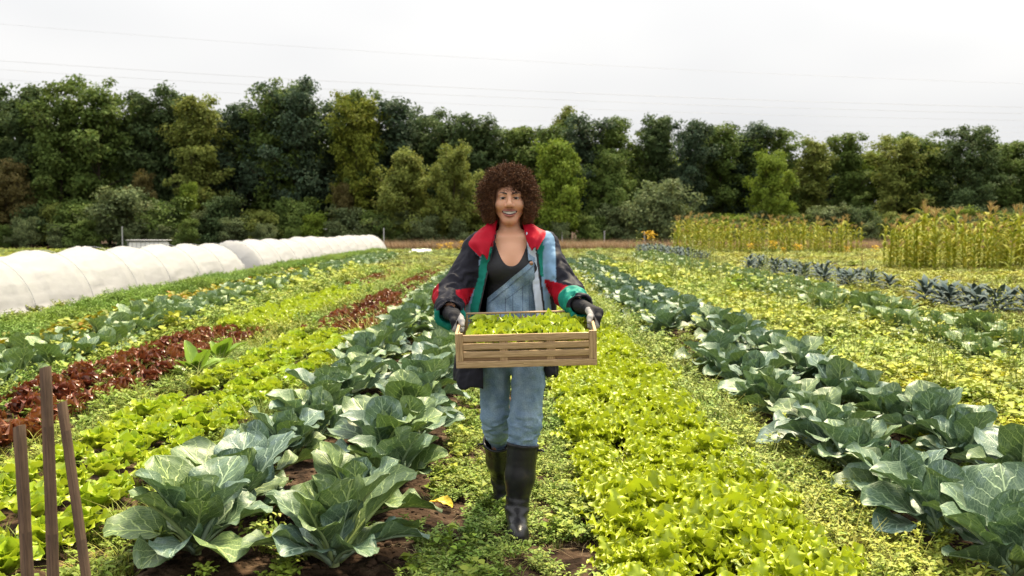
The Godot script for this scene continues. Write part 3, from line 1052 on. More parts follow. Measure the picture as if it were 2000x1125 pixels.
func build_weeds() -> void:
	rng.seed = 55
	var lm := leafy(0.55, 0.28, 0.6)
	var G := {}
	G.grass_a = grass_tuft(26, 0.13, 0.0026, 0.9, Color(0.16, 0.21, 0.035)).mesh(lm)
	G.grass_b = grass_tuft(22, 0.2, 0.003, 1.1, Color(0.19, 0.23, 0.05)).mesh(lm)
	G.weed_a = weed(9, 0.09, 8, 0.034, 0.02, Color(0.13, 0.19, 0.03), 0.09).mesh(lm)
	G.weed_b = weed(8, 0.13, 10, 0.03, 0.014, Color(0.20, 0.25, 0.05), 0.1).mesh(lm)
	G.weed_c = weed(6, 0.12, 6, 0.065, 0.042, Color(0.17, 0.22, 0.028), 0.1).mesh(lm)
	G.weed_d = weed(7, 0.10, 7, 0.05, 0.03, Color(0.26, 0.28, 0.025), 0.1).mesh(lm)
	G.straw = grass_tuft(16, 0.1, 0.002, 2.2, Color(0.33, 0.26, 0.13)).mesh(lm)
	G.stalk = weed(4, 0.42, 14, 0.022, 0.012, Color(0.16, 0.19, 0.04), 0.09).mesh(lm)
	G.far_a = weed(10, 0.2, 9, 0.12, 0.07, Color(0.18, 0.215, 0.035), 0.2).mesh(lm)
	G.far_b = grass_tuft(34, 0.26, 0.007, 1.0, Color(0.2, 0.225, 0.045)).mesh(lm)
	G.far_c = weed(10, 0.26, 10, 0.10, 0.05, Color(0.15, 0.18, 0.05), 0.22).mesh(lm)
	G.feather = feathery(9, 0.38, Color(0.12, 0.19, 0.03)).mesh(lm)
	G.chard = weed(7, 0.2, 5, 0.12, 0.075, Color(0.2, 0.21, 0.03), 0.16).mesh(lm)
	G.dry = grass_tuft(30, 0.7, 0.006, 0.5, Color(0.30, 0.22, 0.13)).mesh(lm)
	var words := {"grass_a": "short bright grass covering the paths between the beds", "grass_b": "longer grass blades bending over the paths", "weed_a": "small-leaved green weeds creeping over the paths", "weed_b": "pale fine-leaved weeds along the bed edges", "weed_c": "broad-leaved weeds among the vegetable beds", "weed_d": "yellow-green leafy weeds in the wide strip on the right", "straw": "dry straw and dead grass lying on the soil", "stalk": "thin seeding weed stalks standing up on the right", "far_a": "leafy growth covering the far field", "far_b": "grassy growth covering the far field", "far_c": "bushy weeds in the far field", "feather": "feathery carrot tops in the row along the fleece tunnels", "chard": "yellowing chard leaves in the row beside the carrots", "dry": "tan dry grass strip along the fence at the field edge"}
	var cats := {"straw": "straw", "feather": "carrots", "chard": "chard", "far_a": "plants", "far_c": "weeds", "stalk": "weeds"}
	var I := {}
	patch_noise = fnl(8, 0.35, 3)
	var tint := func(x: float, d: float) -> Color:
		var n: float = patch_noise.get_noise_2d(x, d)
		var g := rf(1.05, 1.6)
		return Color(g * (1.0 + 0.3 * n), g * (1.0 + 0.08 * n), g * (1.0 - 0.25 * n))
	# strips of the near field: x0, x1, plants per square metre, weights
	var strips := [
		[-1.92, -1.6, 190, {"grass_a": 4, "weed_a": 3, "grass_b": 2, "straw": 1}], [-1.6, -0.35, 12, {"weed_a": 3, "straw": 2, "weed_b": 1}],
		[-0.42, 0.42, 330, {"grass_a": 4, "weed_a": 5, "weed_b": 3, "straw": 2, "weed_c": 1}], [0.42, 1.3, 10, {"grass_b": 1, "weed_b": 1}],
		[1.28, 1.78, 230, {"grass_b": 3, "weed_b": 5, "grass_a": 3, "straw": 2, "weed_a": 2}], [1.75, 2.95, 16, {"weed_a": 2, "weed_b": 2, "straw": 2, "weed_c": 1}],
		[2.9, 4.7, 200, {"weed_d": 5, "weed_c": 4, "grass_b": 3, "weed_b": 4, "straw": 1, "stalk": 0.5}], [4.7, 6.3, 90, {"weed_c": 2, "weed_b": 3, "grass_a": 2, "stalk": 0.3}],
		[-3.14, -2.74, 240, {"grass_a": 5, "weed_a": 3, "grass_b": 2, "weed_b": 1}], [-4.6, -4.05, 220, {"weed_a": 5, "weed_b": 3, "grass_a": 3, "weed_c": 1}],
		[-2.74, -1.9, 22, {"grass_a": 1, "weed_a": 1}], [-4.05, -3.14, 30, {"grass_a": 2, "weed_a": 1}], [-5.9, -4.6, 170, {"weed_a": 4, "grass_a": 3, "weed_c": 1}]]
	for s in strips:
		for band in [[3.1, 7.0, 1.0, 1.0], [7.0, 12.0, 0.62, 1.3], [12.0, 20.0, 0.34, 1.75], [20.0, 32.0, 0.18, 2.3]]:
			if absf((s[0] + s[1]) * 0.5) > band[1] * 0.56 + 0.6: continue
			var n := int((s[1] - s[0]) * (band[1] - band[0]) * s[2] * band[2])
			var keys := []
			for key in s[3]:
				for r in int(s[3][key] * 4): keys.push_back(key)
			for k in n:
				var x := rf(s[0], s[1])
				var d := rf(band[0], band[1])
				if absf(x) > d * 0.56 + 0.5: continue
				if x > -0.45 and x < 0.42 and patch_noise.get_noise_2d(x * 3.0 + 9.0, d * 2.0) > (0.3 if d > 5.0 else 0.45): continue   # trodden soil
				if d < 4.75 and d > 3.6 and absf(x - 0.03) < 0.11 and rng.randf() < 0.55: continue   # where she treads
				if s[2] > 150 and patch_noise.get_noise_2d(x * 4.0 - 30.0, d * 3.0) > 0.4: continue
				scatter(I, keys[rng.randi() % keys.size()], x, d, rf(0.7, 1.25) * band[3] * (0.68 if absf(x) < 0.42 else 1.0), tint.call(x, d))
	# the wider field, right and left, out to the dry strip
	for k in 34000:
		var d := 9.0 + pow(rng.randf(), 1.1) * 57.0
		var half := d * 0.6 + 1.0
		var x := rf(-half, half)
		if x > -5.9 and x < 6.3 and d < 20.0: continue
		if x > -4.2 and x < -1.9 and d < 31.0: continue
		if x > -1.7 and x < -0.5 and d < 29.0: continue
		if x > 0.4 and x < 1.3 and d < 25.0: continue
		if x > -9.9 and x < -8.0: continue
		var key: String = ["far_a", "far_b", "far_b", "far_c"][rng.randi() % 4]
		var tn: Color = tint.call(x * 0.5, d * 0.35)
		if x > 6.0: tn = Color(tn.r * 1.2, tn.g * 1.1, tn.b * 0.7)
		var s := rf(0.5, 1.0) * lerpf(0.55, 1.1, clampf((d - 9.0) / 35.0, 0, 1))
		scatter(I, key, x, d, s, tn)
	# carrots and chard along the tunnels
	for k in 1500:
		var d := 9.5 + pow(rng.randf(), 1.2) * 46.0
		scatter(I, "feather", -6.1 - clampf((d - 12.0) * 0.11, -0.1, 0.8) - clampf((d - 19.0) * 0.03, 0.0, 0.5) + rf(-0.42, 0.42), d, rf(0.65, 1.0), tint.call(0.0, d))
	for k in 700:
		var d := 10.0 + pow(rng.randf(), 1.2) * 24.0
		var rd := rng.randf()
		scatter(I, "chard", -5.45 - clampf((d - 11.0) * 0.06, 0.0, 0.7) + rf(-0.25, 0.25), d, rf(0.7, 1.2), Color(1.6, 0.8, 0.5) if rd < 0.16 else (Color(1.5, 1.15, 0.5) if rd < 0.55 else Color(1, 1, 1)))
	# dry strip at the fence
	for k in 7000:
		var x := rf(-11, 42)
		scatter(I, "dry", x, rf(64.5, 69.5), rf(0.7, 1.15), Color(1, 1, 1) * rf(0.8, 1.2))
	for key in I: stuff(key if not key in ["weed_a", "weed_b", "weed_c", "weed_d", "grass_a", "grass_b", "far_a", "far_b", "far_c"] else {"w": "weeds", "g": "grass", "f": "field_growth"}[key[0]], G[key], I[key][0], I[key][1], words[key], cats.get(key, "grass" if key.begins_with("grass") or key == "dry" or key == "far_b" else "weeds"))
# ---- fleece tunnels
func tunnel(d0: float, d1: float, xa: float, xb: float, R: float, H: float, label: String, sd: int) -> void:
	var o := thing("low_tunnel", Vector3(lerpf(xa, xb, 0.5), 0, -(d0 + d1) * 0.5), label, "tunnel")
	var org := o.position
	var n1 := fnl(sd, 1.0, 3)
	var step := 0.09
	var hoopgap := 2.3
	var n := int((d1 - d0) / step)
	var m := 40
	var mb := MB.new()
	for i in n + 1:
		var d := d0 + (d1 - d0) * i / n
		var f := (d - d0) / (d1 - d0)
		var x := lerpf(xa, xb, f)
		var ph := (d - d0 - 0.7) / hoopgap
		var fr := ph - floorf(ph)
		var sag := pow(absf(sin(PI * fr)), 0.75)
		var big := 1.0 + 0.09 * n1.get_noise_1d(floorf(ph + 0.5) * 37.0)
		var endf := smoothstep(0.0, 1.0, minf((d - d0) / 0.75, (d1 - d) / 0.75))
		endf = sqrt(maxf(endf, 0.0))
		for j in m + 1:
			var a := PI * (-0.03 + 1.06 * j / m)
			var up := sin(a)
			var pull := 1.0 - 0.13 * sag * (0.35 + 0.65 * maxf(up, 0.0))
			# fine folds run along the cover low down, and fan out from the gathered end
			var fold := n1.get_noise_3d(d * 0.55, a * 9.0, 2.0) * 0.042 * (0.4 + sag) + n1.get_noise_3d(d * 1.3, a * 22.0, 9.0) * 0.02
			fold += (1.0 - endf) * 0.05 * sin(a * 26.0 + d)
			fold += 0.02 * sin(d * 26.0 + n1.get_noise_1d(a * 20.0) * 4.0) * (1.0 - sag) * 0.25
			var r := pull * big * endf
			var px := x + cos(a) * (R * r + fold) * (1.0 + 0.12 * (1.0 - up))
			var py := maxf(-0.015, up * (H * r + fold)) + 0.02
			if up < 0.06:
				px += cos(a) * 0.14 * (1.0 + 3.0 * n1.get_noise_2d(d * 2.0, 0.0))
				py = 0.012
			mb.p(Vector3(px, py, -d) - org, Color(1, 1, 1), Vector2(j / float(m), d))
	for i in n:
		for j in m:
			var b := i * (m + 1) + j
			mb.q(b, b + 1, b + m + 2, b + m + 1)
	part("cover", mb.mesh(M.fleece), o)
	var hd := d0 + 0.7
	while hd < d1 - 0.5:
		var x := lerpf(xa, xb, (hd - d0) / (d1 - d0))
		var big := 1.0 + 0.09 * n1.get_noise_1d(floorf((hd - d0 - 0.7) / hoopgap + 0.5) * 37.0)
		for w in [[0.0, 0.985, 0.009, "hoop", M.hoop], [0.42, 0.965, 0.0055, "tie_cord", M.cord]]:
			var pts := PackedVector3Array()
			var rr := PackedFloat32Array()
			for k in 21:
				var a := PI * k / 20.0
				var off := 0.012 if w[3] == "tie_cord" else -0.012
				pts.push_back(Vector3(x + cos(a) * (R * big * w[1] + off) * (1.0 + 0.12 * (1.0 - sin(a))), sin(a) * (H * big * w[1] + off) + 0.02, -(hd + w[0])) - org)
				rr.push_back(w[2])
			var t := MB.new()
			tube(t, pts, rr, 6)
			part(w[3], t.mesh(w[4]), o)
		hd += hoopgap

func build_tunnels() -> void:
	var m := StandardMaterial3D.new()
	m.albedo_color = Color(0.37, 0.375, 0.39).linear_to_srgb()
	m.albedo_color.a = 0.93
	m.transparency = BaseMaterial3D.TRANSPARENCY_ALPHA
	m.roughness = 0.75
	m.metallic_specular = 0.3
	m.cull_mode = BaseMaterial3D.CULL_DISABLED
	m.backlight_enabled = true
	m.backlight = Color(0.85, 0.85, 0.85)
	m.normal_enabled = true
	m.normal_texture = noise_normal(31, 0.02, 256, 2.5)
	m.uv1_triplanar = true
	m.uv1_scale = Vector3(1.5, 1.5, 0.5)
	M.fleece = m
	M.hoop = paint(0.25, 0.25, 0.27, 0.5)
	M.cord = paint(0.32, 0.33, 0.35, 0.7)
	tunnel(13.5, 31.6, -9.05, -9.2, 0.92, 1.02, "nearer white fleece tunnel with sagging cover at the left edge", 4)
	tunnel(31.75, 61.5, -9.15, -8.55, 0.92, 1.04, "farther white fleece tunnel with closely set hoops behind the first", 6)
	# low crop under the fleece
	rng.seed = 66
	var g := weed(7, 0.3, 9, 0.11, 0.07, Color(0.14, 0.2, 0.04), 0.22).mesh(leafy(0.5, 0.4, 0.5))
	var xs := []
	var cs := PackedColorArray()
	for k in 160:
		var d := rf(14.5, 30.5)
		xs.push_back(Transform3D(yaw(rf(0, 6)).scaled(Vector3.ONE * rf(0.9, 1.6)), Vector3(-9.1 + rf(-0.5, 0.5), 0, -d)))
		cs.push_back(Color(1, 1, 1))
	stuff("covered_crop", g, xs, cs, "green crop showing faintly through the nearer fleece tunnel", "crop")

# ---- maize
func build_maize() -> void:
	rng.seed = 77
	var lm := leafy(0.6, 0.22, 0.7)
	var tm := leafy(0.7, 0.3, 0.4)
	var kinds := []
	for k in 6:
		var st := MB.new()
		var lv := MB.new()
		var ts := MB.new()
		var H := rf(1.65, 1.95)
		var bend := rf(-0.06, 0.06)
		tube(st, PackedVector3Array([Vector3(0, -0.05, 0), Vector3(bend, H * 0.5, 0), Vector3(bend * 2.0, H, 0)]), PackedFloat32Array([0.019, 0.015, 0.007]), 6, Color(0.26, 0.30, 0.05))
		for j in 15:
			var t := 0.05 + 0.82 * j / 14.0
			var g := rf(0.8, 1.2)
			var yl := rf(0.0, 1.0)
			var c := Color(0.20 * g, 0.24 * g, 0.022).lerp(Color(0.42, 0.34, 0.04), 0.6 * yl * yl)
			blade(lv, Transform3D(yaw((j % 2) * PI + rf(-0.6, 0.6) + k), Vector3(bend * 2.0 * t, H * t, 0)), rf(0.55, 0.8), rf(0.085, 0.12), 9, 2, {"prof": P_LONG, "pitch": rf(0.9, 1.25), "curl": rf(-2.3, -1.4), "cup": 0.4, "ruf": 0.01, "rfq": 18.0, "ph": rf(0, 6), "c0": c, "c1": c, "side": rf(-0.3, 0.3)})
		var top := Vector3(bend * 2.0, H, 0)
		for j in 13:
			var a := rf(0, TAU)
			var le := rf(0.2, 0.9) if j > 0 else 0.05
			var c := Color(0.46, 0.27, 0.11).lerp(Color(0.42, 0.36, 0.12), rng.randf())
			var q := top + Vector3(0, j * 0.008, 0)
			tube(ts, PackedVector3Array([q, q + Vector3(cos(a) * le * 0.1, 0.12, sin(a) * le * 0.1), q + Vector3(cos(a) * le * 0.24, 0.24 - le * 0.06, sin(a) * le * 0.24)]), PackedFloat32Array([0.006, 0.008, 0.004]), 4, c)
		kinds.push_back([st.mesh(lm), lv.mesh(lm), ts.mesh(tm)])
	var n := 0
	for blk in [[12.9, 19.5, 33.5, 38.5, 0.39, 0.72, 1.0, "maize plant in the nearer patch at the right edge", "maize of the nearer patch"], [9.7, 20.3, 57.0, 62.5, 0.52, 1.0, 0.95, "maize plant in the farther patch before the trees", "maize of the farther patch"]]:
		var d: float = blk[2]
		while d < blk[3]:
			var x: float = blk[0] + (d - blk[2]) * (0.34 if blk[2] < 40 else 0.12)
			var nr := 1
			while x < blk[1]:
				var o := thing("maize_plant", Vector3(x + rf(-0.24, 0.24), 0, -d - rf(-0.34, 0.34)), "%s, %s row, %s from the left" % [blk[7], ["first", "second", "third", "fourth", "fifth", "sixth", "seventh", "eighth"][int((d - blk[2] + 0.01) / blk[5])], ordn(nr)], "maize", blk[8])
				nr += 1
				o.rotation = Vector3(rf(-0.07, 0.07), rf(0, TAU), rf(-0.07, 0.07))
				var edge := clampf(0.72 + (x - blk[0]) * 0.14, 0.0, 1.0) if blk[2] < 40 else 1.0
				var s: float = blk[6] * rf(0.62, 1.16) * edge
				if rng.randf() < 0.06: s *= 1.12
				o.scale = Vector3(s, s, s)
				var kk: Array = kinds[n % 6]
				part("stalk", kk[0], o)
				part("foliage", kk[1], o)
				part("tassel", kk[2], o)
				n += 1
				x += blk[4]
			d += blk[5]

func build_kale() -> void:
	rng.seed = 88
	var kl := leafy(0.65, 0.2, 0.2)
	var bank := []
	for k in 4:
		var mb := MB.new()
		for j in 20:
			var f := j / 19.0
			var g := rf(0.85, 1.2)
			var c := Color(0.066 * g, 0.092 * g, 0.088 * g)
			blade(mb, Transform3D(yaw(j * 2.399), Vector3(0, 0.06 + 0.22 * f, 0)), rf(0.34, 0.46), rf(0.085, 0.11), 9, 4, {"prof": P_KALE, "pitch": lerpf(0.5, 1.35, f), "curl": rf(-1.5, -0.9), "cup": -0.35, "ruf": 0.008, "rfq": 20.0, "ph": rf(0, 6), "bub": 0.006, "c0": c, "c1": Color(c.r * 1.3, c.g * 1.3, c.b * 1.35), "cb": c})
		bank.push_back(mb.mesh(kl))
	for blk in [[8.1, 15.8, 18.8, 0.5, "blue-grey kale at the right frame edge", "near kale"], [8.2, 22.5, 34.5, 0.62, "blue-grey kale in the middle block", "middle kale"], [8.0, 43.0, 60.0, 0.62, "dark kale in the far block", "far kale"]]:
		var d: float = blk[1]
		while d < blk[2]:
			for c in 2:
				if blk[5] == "middle kale" and rng.randf() < 0.22: continue
				var x: float = blk[0] + (c - 0.5) * 0.7 + rf(-0.15, 0.15)
				single("kale_plant", bank[rng.randi() % 4], at(x, d + rf(-0.15, 0.15), rf(0, TAU), rf(0.85, 1.1)), "%s, %s line, %s from the front" % [blk[4], "left" if c == 0 else "right", ordn(int((d - blk[1] + 0.01) / blk[3]) + 1)], "kale", blk[5])
			d += blk[3]
	# yellow flowers in front of the maize and near the fence
	var fm := leafy(0.6, 0.3, 0.5)
	var fl := weed(9, 0.55, 5, 0.05, 0.02, Color(0.14, 0.18, 0.03), 0.16)
	for j in 44:
		var a := rf(0, TAU)
		var q := Vector3(cos(a) * rf(0, 0.24), rf(0.35, 0.66), sin(a) * rf(0, 0.24))
		for p in 3: leaf_card(fl, Transform3D(Basis.from_euler(Vector3(rf(-1, 0.3), rf(0, 6), 0)), q), 0.05, 0.05, Color(0.62, 0.40, 0.012), 0.1)
	var fmesh := fl.mesh(fm)
	for e in [[-3.6, 50.0, 1.0, 1], [-3.1, 49.0, 1.1, 2], [-2.5, 50.0, 1.2, 3], [9.0, 66.0, 1.9, 4], [9.4, 66.5, 1.7, 5], [12.2, 51.0, 1.0, 6], [13.1, 50.0, 1.2, 7], [12.8, 47.0, 0.8, 8], [14.0, 49.0, 1.0, 9], [14.6, 50.5, 0.9, 10], [15.8, 47.0, 0.9, 11], [16.6, 45.5, 1.0, 12]]:
		single("yellow_flower", fmesh, at(e[0], e[1], rf(0, TAU), e[2]), "clump of yellow flowers in the far field, %s from the left" % ordn(e[3]), "flowers", "yellow flower clumps in the far field")
	var dock := weed(5, 0.75, 26, 0.035, 0.025, Color(0.15, 0.075, 0.028), 0.07).mesh(fm)
	single("dock_plant", dock, at(11.5, 32.6, 0.4, 1.1), "brown dried seed stalk standing alone before the nearer maize", "dock")

# ---- stakes, fence posts, tank, wires
func build_odds() -> void:
	rng.seed = 99
	var wm := StandardMaterial3D.new()
	var n := 256
	var im := Image.create(n, n, false, Image.FORMAT_RGB8)
	var g1 := fnl(41, 0.01, 4)
	for y in n:
		for x in n:
			var v := 0.5 + 0.5 * g1.get_noise_2d(x * 0.5, y * 7.0)
			var w := 0.5 + 0.5 * g1.get_noise_2d(x * 3.0 + 500.0, y * 30.0)
			im.set_pixel(x, y, Color(0.045, 0.027, 0.016).lerp(Color(0.23, 0.145, 0.085), clampf(v * 1.1 + w * 0.5 - 0.35, 0, 1)).linear_to_srgb())
	wm.albedo_texture = ImageTexture.create_from_image(im)
	wm.uv1_scale = Vector3(3, 9, 1)
	wm.roughness = 0.85
	M.stake = wm
	for e in [[-1.515, 3.0, 0.845, 0.029, Vector3(-0.04, 0, -0.02), "short dark square wooden stake at the left edge"], [-1.412, 3.0, 1.03, 0.027, Vector3(0.0, 0, 0.01), "tallest upright square wooden stake at the left"], [-1.345, 2.95, 0.935, 0.023, Vector3(-0.1, 0, 0.0), "leaning thin wooden stake right of the tall one"]]:
		var mb := MB.new()
		var h: float = e[2] + 0.15
		# a sawn stake: slightly bowed and tapered, edges worn, top cut askew
		var rings := 16
		var c := 0.14
		var sq := [Vector2(1 - c, -1), Vector2(1, -1 + c), Vector2(1, 1 - c), Vector2(1 - c, 1), Vector2(-1 + c, 1), Vector2(-1, 1 - c), Vector2(-1, -1 + c), Vector2(-1 + c, -1)]
		for k in rings + 1:
			var t := float(k) / rings
			var bow := 0.005 * sin(t * 3.0 + e[0] * 9.0)
			for j in 8:
				var w: float = e[3] * 0.5 * (1.0 - 0.05 * t + rf(-0.035, 0.035))
				var q: Vector2 = sq[j].rotated(0.45) * w
				mb.p(Vector3(q.x + bow, t * h + (q.x * 0.25 + q.y * 0.1 if k == rings else 0.0), q.y), Color(1, 1, 1), Vector2(t * h, j * 0.35 * e[3]))
			if k > 0:
				var f := mb.v.size() - 16
				for j in 8: mb.q(f + j, f + 8 + j, f + 8 + (j + 1) % 8, f + (j + 1) % 8)
		var tc := mb.v.size() - 8
		var cc := mb.p(Vector3(0.005 * sin(3.0 + e[0] * 9.0), h + 0.002, 0), Color(1, 1, 1), Vector2(h + 0.01, 0.01))
		for j in 8: mb.t(cc, tc + (j + 1) % 8, tc + j)
		var o := single("wooden_stake", mb.mesh(wm), Transform3D(Basis.IDENTITY, Vector3.ZERO), e[5], "stake")
		# leaning about its top, so that the foot stands in the soil
		var dx: float = tan(e[4].x) * h
		o.transform = Transform3D(Basis(Vector3.BACK, -e[4].x) * Basis(Vector3.RIGHT, e[4].z), Vector3(e[0] - dx, -0.15, -e[1]))
	var steel := paint(0.45, 0.46, 0.47, 0.45)
	steel.metallic = 0.6
	for e in [[3.45, 68.5, 1.25, "nearest to the woman's shoulder"], [6.35, 68.5, 1.3, "second right of the woman"], [9.1, 68.5, 1.25, "beside the yellow flowers"], [-8.55, 66.5, 1.5, "at the end of the far tunnel"], [-26.0, 66.5, 1.6, "left of the water tank"], [22.3, 68.5, 1.3, "between the maize patches"]]:
		var mb := MB.new()
		bbox(mb, Transform3D(Basis.IDENTITY, Vector3(0, e[2] * 0.5, 0)), Vector3(0.07, e[2], 0.012), 0.002)
		bbox(mb, Transform3D(Basis.IDENTITY, Vector3(0, e[2] * 0.5, -0.03)), Vector3(0.012, e[2], 0.048), 0.002)
		single("fence_post", mb.mesh(steel), Transform3D(yaw(rf(-0.4, 0.4)), Vector3(e[0], -0.05, -e[1])), "thin grey metal fence post at the field edge, %s" % e[3], "post", "fence posts along the field edge")
	# caged water tank behind the tunnel
	var tk := thing("water_tank", Vector3(-15.3, 0, -42.0), "white plastic water tank in a wire cage behind the fleece tunnel", "tank")
	tk.scale = Vector3(0.76, 0.80, 0.76)
	var b := MB.new()
	for r in 1: bbox(b, Transform3D(Basis.IDENTITY, Vector3(0, 0.62, 0)), Vector3(1.9, 1.0, 1.1), 0.1)
	part("tank", b.mesh(paint(0.75, 0.74, 0.74, 0.5)), tk)
	var cage := paint(0.3, 0.3, 0.32, 0.5)
	for k in 9:
		var t := MB.new()
		tube(t, PackedVector3Array([Vector3(-0.96 + k * 0.24, 0.1, 0.585), Vector3(-0.96 + k * 0.24, 1.15, 0.585)]), PackedFloat32Array([0.012, 0.012]), 6)
		part("cage_bar", t.mesh(cage), tk)
	for k in 3:
		var t := MB.new()
		tube(t, PackedVector3Array([Vector3(-1.0, 0.3 + k * 0.42, 0.61), Vector3(1.0, 0.3 + k * 0.42, 0.61)]), PackedFloat32Array([0.012, 0.012]), 6)
		part("cage_rail", t.mesh(cage), tk)
	var rim := MB.new()
	bbox(rim, Transform3D(Basis.IDENTITY, Vector3(0, 1.17, 0)), Vector3(2.1, 0.04, 1.3), 0.01)
	part("top_board", rim.mesh(cage), tk)
	var pal := MB.new()
	for k in 3: bbox(pal, Transform3D(Basis.IDENTITY, Vector3(-0.85 + k * 0.85, 0.05, 0)), Vector3(0.14, 0.1, 1.2), 0.01)
	part("pallet", pal.mesh(wm), tk)
	# folded fleece lying at the end of the rows
	var fs := MB.new()
	var nn := fnl(61, 1.3, 3)
	for i in 25:
		for j in 13:
			var fx := i / 24.0
			var fz := j / 12.0
			var e := minf(1.0, 6.0 * minf(minf(fx, 1.0 - fx), minf(fz, 1.0 - fz)))
			fs.p(Vector3((fx - 0.5) * 1.5, 0.02 + e * (0.16 + 0.12 * nn.get_noise_2d(fx * 4.0, fz * 4.0)), (fz - 0.5) * 0.9))
	for i in 24:
		for j in 12: fs.q(i * 13 + j, i * 13 + j + 1, (i + 1) * 13 + j + 1, (i + 1) * 13 + j)
	single("fleece_sheet", fs.mesh(paint(0.8, 0.8, 0.8, 0.8)), Transform3D(yaw(0.2), Vector3(-5.3, 0, -58.0)), "folded white fleece sheet lying on the ground at the far end", "sheet")
	# overhead power lines: heights at the left and right, 110 m to 150 m away
	var wire := paint(0.42, 0.43, 0.45, 0.6)
	for e in [[23.3, 16.9, 108.0, 0.011, "topmost faint overhead power cable crossing the sky"], [20.06, 14.87, 112.0, 0.019, "thick power cable second from the top"], [19.08, 14.18, 112.0, 0.017, "power cable third from the top"], [17.98, 13.43, 112.0, 0.014, "power cable fourth from the top"], [17.4, 14.3, 128.0, 0.009, "faint power cable just below the fourth"], [16.4, 13.6, 128.0, 0.011, "lowest but one power cable skimming the treetops"], [15.3, 13.1, 128.0, 0.011, "lowest power cable skimming the treetops on the right"]]:
		var pts := PackedVector3Array()
		var rr := PackedFloat32Array()
		for k in 41:
			var f := -0.6 + 2.2 * k / 40.0
			var half: float = e[2] * 1000.0 / 1944.0
			pts.push_back(Vector3(lerpf(-half, half, f), lerpf(e[0], e[1], f) - 0.7 * 4.0 * f * (1.0 - f), -e[2]))
			rr.push_back(e[3] * 0.8)
		var t := MB.new()
		tube(t, pts, rr, 5)
		single("power_line", t.mesh(wire), Transform3D.IDENTITY, e[4], "cable")
# ---- the crate and what lies in it
func wood_texture(s: int, a: Color, b: Color) -> ImageTexture:
	var n := 512
	var im := Image.create(n, n / 2, false, Image.FORMAT_RGB8)
	var g := fnl(s, 0.008, 4)
	for y in n / 2:
		for x in n:
			var wv := g.get_noise_2d(x * 0.35, y * 2.2) * 9.0
			var ring := 0.5 + 0.5 * sin(y * 0.42 + wv)
			var fine := 0.5 + 0.5 * g.get_noise_2d(x * 1.1 + 700.0, y * 22.0)
			var v := clampf(ring * 0.45 + fine * 0.55, 0, 1)
			im.set_pixel(x, y, a.lerp(b, v).linear_to_srgb())
	return ImageTexture.create_from_image(im)

func crate_basis() -> Transform3D:
	var b := Basis(Vector3.BACK, deg_to_rad(1.7)) * Basis(Vector3.RIGHT, deg_to_rad(8.0)) * yaw(deg_to_rad(-1.0))
	return Transform3D(b, Vector3(0.065, 0.888, -4.41))

